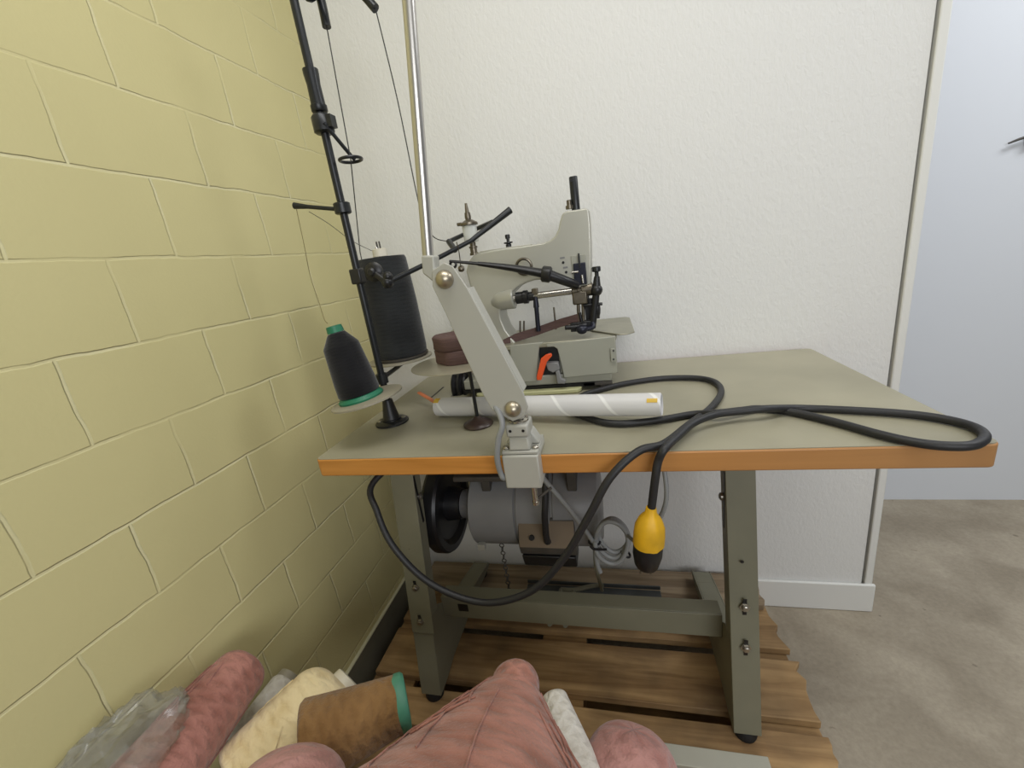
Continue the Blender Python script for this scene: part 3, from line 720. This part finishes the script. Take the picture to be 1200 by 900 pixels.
MB().prism([q0.to_tuple(), q1.to_tuple(), (q1+nrm*.004).to_tuple(), (q0+nrm*.004).to_tuple()], (0, .03, 0)).build('arm_flange', 'lamp_grey', armo, bevel=.001)
for q, r_ in ((A, .015), (B, .0155)):
    c = Vector((q.x, yA-.0065, q.z))
    MB().lathe(c, c+Vector((0,-1,0)), [(0, r_), (.003, r_), (.007, r_*.9), (.012, r_*.62), (.0145, r_*.3), (.015, .001)], 28).build('pivot_knob', 'brass_knob', t)
MB().box((A.x-.016, yA+.0, 1.031), (A.x+.016, yA+.03, A.z+.01)).build('knuckle', 'lamp_grey', t, bevel=.002)
# upper bracket and pole
C0 = ay(502, 302, yL); top = ay(479, 0, yL); pd = (top-C0).normalized()
B2 = Vector((B.x, yA, B.z))
e0 = ay(501.5, 306, yA)
pn = Vector((pd.z, 0, -pd.x)).normalized()
bp_ = [B2+Vector((.012, 0, .014)), B2+Vector((.012, 0, -.016)), B2+Vector((-.008, 0, -.02)), B2+Vector((-.03, 0, .004)), e0-pn*.0115-pd*.02, e0-pn*.0115+pd*.009, e0+pn*.0115+pd*.009, e0+pn*.0115-pd*.012, B2+Vector((-.012, 0, .016))]
MB().prism([(p.x, yA-.0015, p.z) for p in bp_], (0, .026, 0)).build('upper_bracket', 'lamp_grey', t, bevel=.003)
MB().cyl(C0+pd*-.004, C0+pd*.62, .0098, n=24).build('pole', 'chrome', t, label='chrome upright pole')
# lamp cable down the back of the arm
MB().tube([q1+Vector((.006, .018, 0)), q0+(q1-q0)*.3+Vector((.004, .02, 0)), q0+Vector((.0, .014, .0)), ay(588, 492, YF-.03), ay(584, 515, YF-.036), ay(582.5, 535, YF-.036), ay(586, 552, YF-.03), ay(592, 560, YF-.02), (.765, YF+.06, .902)], .0056, 10, 6).build('lamp_cable', 'grey_cable', t)

# ================================================================== WHITE CARD TUBE
tr = .0235
a = az(513, 489, TZ+.0005); b = az(777, 490, TZ+.021)
a = Vector((a.x, a.y+.012, TZ+tr+.0008)); b = Vector((b.x, b.y+.012, TZ+.021+tr+.0008))
t = thing('card_tube', 'long white cardboard tube lying on the tabletop', 'tube', ((a.x+b.x)/2, (a.y+b.y)/2, TZ))
d = (b-a).normalized(); Ln = (b-a).length
M['tube_w'] = tube_mat()
MB().lathe(a, b, [(.04, .002), (.04, tr-.0042), (.001, tr-.0042), (0, tr-.002), (.002, tr), (Ln-.002, tr), (Ln, tr-.002), (Ln-.001, tr-.0042), (Ln-.03, tr-.0042), (Ln-.03, .002)], 40, cap=False).build('tube', 'tube_w', t, axis=d, origin=a)
side = d.cross(Vector((0,0,1))).normalized()
if side.y > 0: side = -side
def on_tube(s_, ang, dr=.0008): return a+d*s_+(side*math.cos(ang)+Vector((0,0,1))*math.sin(ang))*(tr+dr)
def band(s0, s1, a0, a1, m):
    mb = MB(); vs = []; n = 8
    for k in range(n+1):
        an = a0+(a1-a0)*k/n
        for s_ in (s0, s1):
            for dr in (.0002, .001): vs.append(on_tube(s_, an, dr))
    fs = []
    for k in range(n):
        o = 4*k; fs += [(o, o+4, o+5, o+1), (o+1, o+5, o+7, o+3), (o+3, o+7, o+6, o+2), (o+2, o+6, o+4, o)]
    fs += [(0, 1, 3, 2), (4*n, 4*n+2, 4*n+3, 4*n+1)]
    return mb.add(vs, fs).build('tape_strip', m, t)
band(Ln-.026, Ln-.006, R(30), R(50), 'yellow_tape'); band(.001, .016, R(45), R(85), 'yellow_tape')
o1 = a+d*.004+side*.006+Vector((0,0,tr-.010))
MB().tube([o1+d*.03+Vector((0,0,-.004)), o1, az(503, 467, TZ+.028), az(491, 460, TZ+.034)], .0062, 10, 5, flat=.45).build('orange_strip', 'orange_dull', t, label='orange strip poking out of the left end')

# ================================================================== SEWING MACHINE
t = mach = thing('sewing_machine', 'silver grey industrial overedge sewing machine standing on the table', 'sewing machine', (.78, -.22, TZ))
yF = -.275
def mp(u, v, y=yF): return ay(u, v, y)
def flat(pts, y=yF): return [mp(u, v, y) for u, v in pts]
# pad and base
MB().prism(rrect(.60, -.305, .895, -.11, .02, TZ+.0005), (0, 0, .012)).build('base_pad', 'base_cream', t, bevel=.003)
MB().box((.565, -.285, .9635), (.93, -.12, .972)).build('pad_gasket', 'black_plastic', t)
MB().box((.565, -.283, .9725), (.975, -.115, 1.0)).box((.62, -.278, 1.0005), (.985, -.12, 1.078)).build('base_housing', 'machine_low', t, bevel=.004)
# bed
MB().prism([(.655, -.292, 1.0785), (.99, -.292, 1.0785), (.995, -.255, 1.0785), (.995, -.03, 1.0785), (.655, -.06, 1.0785)], (0, 0, .013)).build('bed_plate', 'bed_steel', t, bevel=.003)
wing = az(735, 371, 1.09); w2 = az(745, 390, 1.09)
MB().prism([(.93, -.20, 1.0925), (1.0, -.292, 1.0925), (1.02, -.292, 1.0925), (1.038, -.275, 1.0925), (1.038, -.045, 1.0925), (1.025, -.03, 1.0925), (.87, -.03, 1.0925)], (0, 0, .0035)).build('bed_extension', 'bed_steel', t, bevel=.002)
# front covers
yc = -.2925
MB().prism([mp(597, 405, yc), mp(637, 401, yc), mp(632, 406, yc), mp(630.5, 420, yc), mp(629, 447, yc), mp(601, 449, yc)], (0, .012, 0)).build('front_cover', 'machine_low', t, bevel=.002)
fc = MB().prism([mp(640, 403, yc), mp(721, 394, yc), mp(724, 437, yc), mp(661, 443, yc), mp(656, 420, yc), mp(653, 409, yc), mp(649, 406.5, yc), mp(641, 407, yc)], (0, .012, 0)).build('front_cover', 'machine_low', t, bevel=.002)
hg = MB().box(mp(715, 408, yc-.0006), mp(721.5, 424, yc-.006)).build('hinge', 'machine_low', fc, bevel=.001)
for v in (411, 421):
    c = mp(719, v, yc-.0065); MB().cyl(c, c+Vector((0, -.001, 0)), .0022, n=10).build('hinge_screw', 'black_plastic', hg)
MB().box(mp(630, 402, -.2785), mp(658, 446, -.2782)).build('cover_opening', 'black_plastic', t)
MB().box((.90, -.285, .9635), (.975, -.20, .972)).box((.945, -.283, .952), (.972, -.25, .9715)).build('base_latch', 'motor_dark', t, bevel=.001)
# orange lever, lock arm
ol = [mp(640, 415, -.305), mp(646, 414, -.31), mp(647, 417, -.31), mp(641, 424, -.31), mp(634, 446, -.315), mp(629, 446, -.315), mp(628.5, 442, -.315), mp(634, 420, -.31)]
MB().prism([(p.x, -.312, p.z) for p in ol], (0, .007, 0)).build('release_lever', 'orange', t, bevel=.0015, label='orange release lever')
MB().cyl(mp(644, 416, -.305), mp(644, 416, -.279), .006, n=12).build('lever_pivot', 'black_plastic', t)
MB().prism([(p.x, -.303, p.z) for p in flat([(639, 425), (654, 425), (656, 433), (648, 437), (642, 434)], -.303)], (0, .02, 0)).build('lock_cam', 'motor', t, bevel=.002)
MB().prism([(p.x, -.309, p.z) for p in flat([(651, 436), (655, 434), (658, 444), (663, 446), (662, 450), (653, 450)], -.309)], (0, .012, 0)).build('lock_hook', 'motor', t, bevel=.002)
# arm casting, front silhouette with a rounded edge
sil = [(546, 318), (549, 306), (554, 300), (562, 296.5), (576, 293.5), (592, 291), (610, 289), (625, 286.5), (636, 285), (644, 282), (650, 277), (654, 269), (656, 259), (659, 250), (664, 247), (676, 245.5), (687, 243.5), (690.5, 246), (692, 262), (693, 290), (693.5, 318), (692.5, 337), (684, 339), (672, 336), (661, 331), (650, 328), (638, 327.5), (626, 328.5), (615, 332), (606, 337), (598, 345), (591, 355), (586, 364), (587, 374), (592, 386), (600, 397), (606, 404), (585, 411), (577, 400), (566, 376), (555, 350)]
ya = -.255
poly = [mp(u, v, ya) for u, v in sil]
armc = MB().prism(poly, (0, .085, 0)).build('arm_casting', 'machine', t, bevel=.011, seg=5, smooth=60)
MB().prism([mp(u, v, -.225) for u, v in ((556, 299), (563, 294.5), (585, 291), (622, 285.8), (622, 287.5), (588, 293), (563, 297.5))], (0, .03, 0)).build('top_cover_plate', 'machine', t, bevel=.001)
# shaft boss
bo = mp(585, 352, -.245); bo2 = mp(602, 349.5, -.245)
MB().lathe(bo+Vector((-.02, 0, -.003)), bo2, [(0, .012), (.012, .02), (.025, .0255), (.06, .0275), (.063, .025)], 28).build('shaft_boss', 'machine', t)
s0 = mp(601, 350, -.245); s1 = mp(672, 341, -.245); sd = (s1-s0).normalized()
MB().cyl(s0, s1, .0085, n=16).build('presser_shaft', 'steel', t)
MB().lathe(s0+sd*.008, s1, [(0, .011), (.002, .0155), (.02, .0155), (.022, .0175), (.034, .0175), (.036, .012), (.05, .0115)], 20).build('shaft_coupling', 'black_iron', t)
c = mp(627, 342, -.245)
MB().box(c+Vector((-.008, -.008, -.012)), c+Vector((.008, .008, .009))).build('shaft_clevis', 'dull_steel', t, bevel=.002)
l0 = mp(627.5, 348, -.25); l1 = mp(631, 388, -.25)
MB().tube([l0, l0+(l1-l0)*.3], (.006, .008), 10, 2).tube([l0+(l1-l0)*.3, l1], .0062, 10, 2).build('lifting_rod', 'blue_black', t)
# presser clamp head
MB().lathe(s1+sd*-.004, s1+sd, [(0, .014), (.002, .0165), (.014, .0165), (.016, .013), (.024, .013), (.026, .017), (.052, .017), (.054, .012)], 20).build('shaft_collar', 'dull_steel', t)
c = mp(681, 347, -.25)
MB().box(c+Vector((-.022, -.012, -.02)), c+Vector((.016, .016, .014))).build('presser_clamp', 'dull_steel', t, bevel=.004)
for u in (677.5, 683): MB().cyl(mp(u, 352, -.245), mp(u+1, 380, -.245), .0045, n=10).build('presser_bar', 'dull_steel', t)
MB().box(mp(684, 345, -.24), mp(693, 378, -.222)).box(mp(690, 350, -.25), mp(703, 372, -.235)).rod(mp(684, 358, -.255), mp(706, 356, -.255), .004, 10).rod(mp(679, 366, -.25), mp(684, 386, -.25), .004, 10).build('needle_clamp', 'black_iron', t, bevel=.002)
# right linkage
k1 = mp(699, 318, -.255); k2 = mp(699, 340, -.255); k3 = mp(694, 384, -.255)
MB().lathe(k1+Vector((0,0,.012)), k1+Vector((0,0,-9)), [(0, .0095), (.003, .011), (.012, .0105), (.014, .005), (.026, .005)], 18).build('linkage_knob', 'black_paint', t)
MB().tube([k1+Vector((0,0,-.012)), k2], (.007, .012), 12, 2).ball(k2, .0155, 16).tube([k2, mp(697, 360, -.255), k3], .0095, 10, 4).ball(mp(700, 362, -.25), .012, 12, (.7, 1, 1.9)).build('linkage', 'black_iron', t)
# presser foot
MB().box(mp(680, 377, -.262), mp(694, 385, -.235)).box(mp(668, 379, -.262), mp(690, 386, -.245)).tube([mp(662, 384, -.265), mp(676, 383, -.265), mp(688, 380, -.26)], .0065, 8, 4).build('presser_foot', 'black_iron', t, bevel=.002)
c = mp(682, 386, -.28); MB().ball(c, .0135, 16, (1.1, 1, .9)).tube([c, mp(694, 384, -.27), mp(694, 376, -.255)], .0065, 8, 3).build('foot_knuckle', 'blue_black', t)
# face plate with thread tension
fpo = MB().box(mp(669, 300, ya-.0003), mp(689, 334, ya-.0035)).build('face_plate', 'machine_low', t, bevel=.001)
MB().box(mp(671.5, 309, ya-.004), mp(688, 333, ya-.009)).build('tension_block', 'blue_black', fpo, bevel=.002)
MB().box(mp(677, 297, ya-.0092), mp(680.5, 314, ya-.0115)).build('tension_bar', 'black_plastic', fpo)
MB().rod(mp(670, 319.5, ya-.016), mp(678, 318.5, ya-.016), .0028, 10).rod(mp(682, 322, ya-.012), mp(683.5, 332, ya-.012), .0035, 10).build('tension_pin', 'steel', fpo)
for u, v in ((660, 307.7), (663.5, 319)):
    c = mp(u, v, ya-.0002); MB().cyl(c, c+Vector((0, -.0008, 0)), .0034, n=12).build('oil_hole', 'black_plastic', armc)
    c = mp(u-1, v-5.5, ya-.0002); MB().box(c+Vector((-.006, -.0005, -.0022)), c+Vector((.006, .0, .0022))).build('stamped_mark', 'motor', armc)
c = mp(615, 312, ya+.002); MB().lathe(c, c+Vector((0, -1, 0)), [(0, .017), (.006, .017), (.009, .0145), (.0095, .01)], 28).build('inspection_cap', 'machine', armc)
# needle bar top
n1 = mp(675, 246, -.215); n2 = mp(671.5, 207, -.215)
MB().lathe(n1, n2, [(0, .0105), ((n2-n1).length-.002, .0105), ((n2-n1).length, .0095)], 20).build('needle_bar', 'black_paint', t)
c = n2+(n1-n2)*.12+Vector((-.004, -.0102, 0)); MB().cyl(c, c+Vector((0, -.0008, 0)), .0035, n=10).build('needle_bar_hole', 'black_plastic', t)
c = mp(667.5, 245, -.225); MB().lathe(c, c+Vector((0,0,1)), [(0, .0095), (.008, .0095), (.0085, .0062), (.02, .0062), (.021, .005)], 14).build('head_screw', 'dull_steel', t)
# post screw on the arm
c = mp(596.5, 291, -.215)
MB().lathe(c, c+Vector((0,0,1)), [(0, .0075), (.010, .0075), (.011, .0045), (.013, .012), (.016, .012), (.0165, .004), (.024, .004), (.0245, .0065), (.034, .0065), (.035, .005)], 16).build('oiler_screw', 'black_iron', t)
# sight-glass oiler
c = mp(556, 299, -.215)
ob = MB().lathe(c, c+Vector((0,0,1)), [(0, .012), (.006, .012), (.007, .0095), (.018, .0095), (.019, .0115), (.023, .0115), (.024, .008), (.034, .0085)], 16).build('oiler_stem', 'dull_steel', t)
MB().lathe(c+Vector((-.002, 0, .034)), c+Vector((-.002, 0, 9)), [(0, .0175), (.002, .0195), (.04, .0195), (.042, .018)], 28).build('oiler_glass', 'glass', ob)
MB().lathe(c+Vector((-.002, 0, .0765)), c+Vector((-.002, 0, 9)), [(0, .019), (.001, .0235), (.006, .0235), (.009, .019), (.014, .010), (.0145, .0075), (.021, .0085), (.032, .0075), (.033, .0055), (.055, .0032)], 24).build('oiler_cap', 'dull_steel', ob)
MB().box(c+Vector((-.034, -.006, .079)), c+Vector((-.02, .006, .087))).build('cap_lug', 'dull_steel', ob, bevel=.001)
# lifter lever across the arm
v0 = mp(527, 306, -.33); v1 = mp(560, 309, -.325); v2 = mp(600, 314, -.318); v3 = mp(640, 321, -.305); v4 = mp(662, 329, -.29); v5 = mp(675, 334, -.268)
lv = MB().tube([v0, v1], (.0055, .007), 10, 2, flat=.6).tube([v1, v2, v3], (.0072, .0165), 12, 5, flat=.7).tube([v3, v4, v5], (.0165, .0135), 12, 5, flat=.8)
lvo = lv.build('lifter_lever', 'black_iron', t)
c = mp(531, 310, -.331); MB().torus(c, (0, 1, 0), .0075, .0032, 18, 8).build('lever_eye', 'black_iron', lvo)
c = mp(641, 322, -.307); MB().lathe(c+Vector((-.012, 0, .004)), c+Vector((.012, 0, -.002)), [(0, .017), (.003, .0195), (.02, .0195), (.023, .0165)], 20).build('lever_ferrule', 'black_iron', lvo)
c = mp(614, 312.5, -.29); MB().torus(c, (0, 1, .15), .019, .0036, 28, 8).build('pull_ring', 'dull_steel', t)
MB().tube([mp(535, 283.5, -.34), mp(538, 296, -.325), mp(540, 313, -.30)], .0012, 6, 3).lathe(mp(540, 312, -.30), mp(541, 318, -.29), [(0, .004), (.004, .008), (.012, .008)], 12).build('thread_guide', 'dull_steel', t)
# pins on the bed
for u0, v0_, u1, v1_ in ((649, 360, 651.5, 377), (609.5, 376, 609.5, 388), (614, 376, 614, 387)):
    MB().cyl(mp(u0, v0_, -.20), mp(u1, v1_+9, -.20), .0026, n=8).build('tape_guide_pin', 'dull_steel', t)
# pulley, its cover, drive belt
pw = ay(534, 452, -.22)
pcc = ay(545, 408, -.20)
MB().lathe(pcc+Vector((0, .06, 0)), pcc+Vector((0, -9, 0)), [(0, .056), (.002, .064), (.05, .066), (.062, .060), (.066, .05), (.067, .02)], 36).build('pulley_cover', 'machine_low', t)
MB().cyl(pcc+Vector((.0, 0, -.01)), pcc+Vector((.09, 0, -.01)), .03, n=20).build('drive_shaft_housing', 'machine_low', t)
MB().lathe(pw, pw+Vector((9, 0, 0)), [(0, .018), (.001, .042), (.005, .046), (.012, .039), (.02, .046), (.026, .046), (.032, .039), (.040, .046), (.045, .043), (.046, .02)], 36).build('drive_pulley', 'black_iron', t)
MB().box((pw.x-.004, -.265, TZ+.0005), (pw.x+.02, -.17, pw.z-.02)).build('pulley_bracket', 'black_iron', t, bevel=.003)
# maroon tape through the machine
tz = [mp(590, 403, -.262), mp(604, 396, -.25), mp(630, 388, -.24), mp(655, 379, -.24), mp(680, 372, -.25)]
mb = MB(); vs = []; fs = []
for k, p in enumerate(tz):
    for dy, dz in ((0, -.011), (.003, -.011), (.003, .011), (0, .011)): vs.append(p+Vector((0, dy, dz)))
for k in range(len(tz)-1):
    for i in range(4):
        j = (i+1) % 4; fs.append((4*k+i, 4*k+j, 4*k+4+j, 4*k+4+i))
fs += [(3, 2, 1, 0), (4*len(tz)-4, 4*len(tz)-3, 4*len(tz)-2, 4*len(tz)-1)]
tag(mb.add(vs, fs).build('binding_tape', 'maroon'), 'strip of maroon binding tape threaded over the machine bed', 'tape')

# ================================================================== YARN CONES in the foreground
def cone(name, label, m, p0, p1, r0, r1, rnd0=.5, wob=.05, seed=1, tip=None, tipr=None, tipl=.03, rim=None, grp='yarn cones heaped in the foreground', strands=0):
    """wound cone from p0 (end seen) to p1; r0, r1 radii; tip = core material sticking out at p0"""
    p0 = Vector(p0); p1 = Vector(p1); L_ = (p1-p0).length; a = (p1-p0).normalized()
    t = thing(name, label, 'yarn cone', tuple(p1), grp)
    prof = []
    n = 9; rb = r0*rnd0
    for k in range(n+1):
        an = math.pi/2*k/n; prof.append((rb*(1-math.sin(an)), r0-rb+rb*math.sin(an)*1.0 if False else (r0-rb)+rb*math.cos(math.pi/2-an)))
    prof[0] = (rb, prof[0][1])
    prof = [((rb*(1-math.sin(math.pi/2*k/n))), (r0-rb)+rb*math.cos(math.pi/2*k/n)) for k in range(n, -1, -1)]
    prof = [(0, .004)]+prof
    for k in range(1, 15):
        s_ = k/14; prof.append((rb+(L_-rb)*s_, r0+(r1-r0)*s_))
    prof += [(L_+.006, r1*.93), (L_+.008, r1*.4), (L_+.008, .004)]
    mb = MB().lathe(p0, p1, prof, 56, wob=wob, seed=seed)
    rnd = random.Random(seed)
    e1 = a.cross(Vector((0,0,1))).normalized(); e2 = a.cross(e1)
    for s in range(strands):       # loose turns of yarn lying on the surface
        th0 = rnd.uniform(0, 6.28); tw = rnd.uniform(-.8, .8); s0 = rnd.uniform(.0, .3)*L_+rb; s1 = min(L_, s0+rnd.uniform(.2, .7)*L_)
        pts = []
        for k in range(12):
            q = k/11; th = th0+tw*q; ss = s0+(s1-s0)*q
            rr = (r0+(r1-r0)*max(0, (ss-rb)/(L_-rb)))*(1.0+.012+.02*math.sin(3.14*q)*rnd.random())
            dd = e1*math.cos(th)+e2*math.sin(th)
            rr *= 1+wob*noise.noise(dd*1.3+Vector((seed*3.1, ss*7, seed)))*1.6
            pts.append(p0+a*ss+dd*rr)
        mb.tube(pts, .0013, 6, 2)
    mb.build('yarn', m, t, axis=a, origin=p0, smooth=60)
    if tip:
        tr_ = tipr or .02
        MB().lathe(p0-a*tipl, p1, [(0, tr_*.7), (.002, tr_), (tipl+.02, tr_*1.15)], 28).build('core', tip, t)
    if rim:
        MB().lathe(p0-a*.012, p1, [(0, r0*.55), (.001, r0*.92), (.006, r0*1.02), (.016, r0*1.03), (.024, r0*.96), (.03, r0*.7)], 40, wob=.06, seed=seed+5).build('rim', rim, t)
    return t
G_ = 'x'
cone('yarn_cone', 'dusty pink yarn cone leaning against the yellow wall, leftmost of the heap', 'pink_yarn', ax(290, 778, .207), ax(165, 930, .215), .052, .065, .45, .04, 1, strands=14)
cone('yarn_cone', 'cream yarn cone with a pale core end, beside the ochre one', 'cream_yarn', az(403, 803, .50), az(303, 925, .45), .086, .102, .6, .035, 2, tip='cream_plastic', tipr=.03, tipl=.016, strands=16)
cone('yarn_cone', 'ochre brown yarn cone with a teal rim, lying in front of the cream one', 'ochre_yarn', az(470, 823, .575), az(362, 870, .585), .046, .064, .2, .02, 3, rim='teal')
cone('yarn_cone', 'big dusty rose yarn cone pointing up at the front centre of the heap', 'rose_yarn', az(611, 776, .70), az(566, 985, .66), .036, .178, .95, .045, 4, strands=34)
cone('yarn_cone', 'blush pink yarn cone at the right end of the heap, only its round top showing', 'blush_yarn', az(742, 855, .55), az(735, 1000, .41), .075, .09, .85, .04, 5, strands=14)
cone('yarn_cone', 'blush pink yarn cone at the bottom of the picture in front of the ochre one', 'blush_yarn', az(332, 884, .64), az(332, 1000, .60), .085, .09, .8, .04, 6, strands=14)
cone('yarn_cone', 'narrow white yarn cone squeezed between the leftmost pink and the cream one', 'white_yarn', az(336, 796, .44), az(285, 872, .42), .030, .040, .5, .03, 7, tip='plate_disc', tipr=.024, tipl=.012)
cone('yarn_cone', 'white yarn cone hidden behind the big rose one, only an edge showing', 'white_yarn', az(648, 812, .56), az(680, 935, .52), .024, .05, .5, .02, 8, strands=4)

for a_, b_, m_, lb in (((.22, -1.14, .428), (.46, -1.14, .424), 'pink_yarn', 'dusty pink yarn cone at the bottom of the heap under the leftmost pink one'),
                       ((.49, -1.11, .424), (.73, -1.11, .428), 'cream_yarn', 'cream yarn cone at the bottom of the heap under the big rose one'),
                       ((.76, -1.12, .422), (1.0, -1.12, .426), 'blush_yarn', 'blush pink yarn cone at the bottom right of the heap under the big rose one')):
    cone('yarn_cone', lb, m_, a_, b_, .066, .078, .4, .03, len(lb))
# carton under the heap (its rim is just below the picture)
t = thing('carton', 'closed brown cardboard carton underneath the heap of yarn cones', 'box', (.6, -1.08, 0))
x0, x1, y0, y1, zc = .17, 1.06, -1.28, -.886, .338
MB().box((x0, y0, .0005), (x1, y1, zc)).build('body', 'carton', t, bevel=.004)
for ya_, yb_ in ((y0, (y0+y1)/2-.002), ((y0+y1)/2+.002, y1)):
    MB().box((x0, ya_, zc+.0004), (x1, yb_, zc+.0045)).build('top_flap', 'carton', t, bevel=.001)

# crumpled clear plastic bag by the wall
t = None
mb = MB(); n = 26; vs = []; fs = []
c = ax(135, 905, .20)
for k in range(n+1):
    ph = math.pi*k/n
    for i in range(n*2):
        th = math.pi*i/n
        dd = Vector((math.sin(ph)*math.cos(th), math.sin(ph)*math.sin(th), math.cos(ph)))
        rr = 1+.25*noise.noise(dd*2.2)+.2*noise.noise(dd*5)+.16*abs(noise.noise(dd*9))
        p = c+Vector((dd.x*.058*rr, dd.y*.11*rr, dd.z*.072*rr)); p.x = max(p.x, WX+.003)
        vs.append(p)
for k in range(n):
    for i in range(n*2):
        j = (i+1) % (n*2); fs.append((k*n*2+i, (k+1)*n*2+i, (k+1)*n*2+j, k*n*2+j))
o = tag(mb.add(vs, fs).build('plastic_bag', 'film', smooth=14), 'crumpled clear plastic bag against the yellow wall at lower left', 'bag')

# ================================================================== LIGHT
w = bpy.data.worlds.new('world'); bpy.context.scene.world = w; w.use_nodes = True
w.node_tree.nodes['Background'].inputs['Color'].default_value = (.93, .96, 1.0, 1); w.node_tree.nodes['Background'].inputs['Strength'].default_value = .11
def area(name, loc, tgt, sx, sy, power, rgb):
    l = bpy.data.lights.new(name, 'AREA'); l.shape = 'RECTANGLE'; l.size = sx; l.size_y = sy; l.energy = power; l.color = rgb
    o = bpy.data.objects.new(name, l); col.objects.link(o); o.location = loc
    o.rotation_euler = (Vector(tgt)-Vector(loc)).to_track_quat('-Z', 'Y').to_euler(); return o
area('ceiling_lamp_light', (1.05, -.95, 2.57), (1.05, -.85, 0), 1.3, .4, 11.5, (1, .99, .98))
area('ceiling_lamp_light', (2.9, -.2, 2.57), (2.9, -.1, 0), 1.2, .6, 21, (.95, .97, 1))
area('window_daylight', (2.1, -3.0, 1.75), (1.0, 0, 1.1), 1.8, 1.0, 33, (.95, .97, 1))

# ================================================================== CAMERA
cd = bpy.data.cameras.new('camera'); cam = bpy.data.objects.new('camera', cd); col.objects.link(cam)
cd.sensor_fit = 'HORIZONTAL'; cd.sensor_width = 36; cd.lens = F*36/1200; cd.clip_start = .02
m3 = Matrix((AX[0], -AX[1], -AX[2])).transposed()
cam.matrix_world = Matrix.Translation(CAM) @ m3.to_4x4()
sc = bpy.context.scene; sc.camera = cam
sc.view_settings.view_transform = 'Standard'; sc.view_settings.look = 'None'; sc.view_settings.gamma = 1
sc.view_settings.use_curve_mapping = False; sc.view_settings.exposure = 0
for o in bpy.data.objects:
    if '_o' in o: del o['_o']
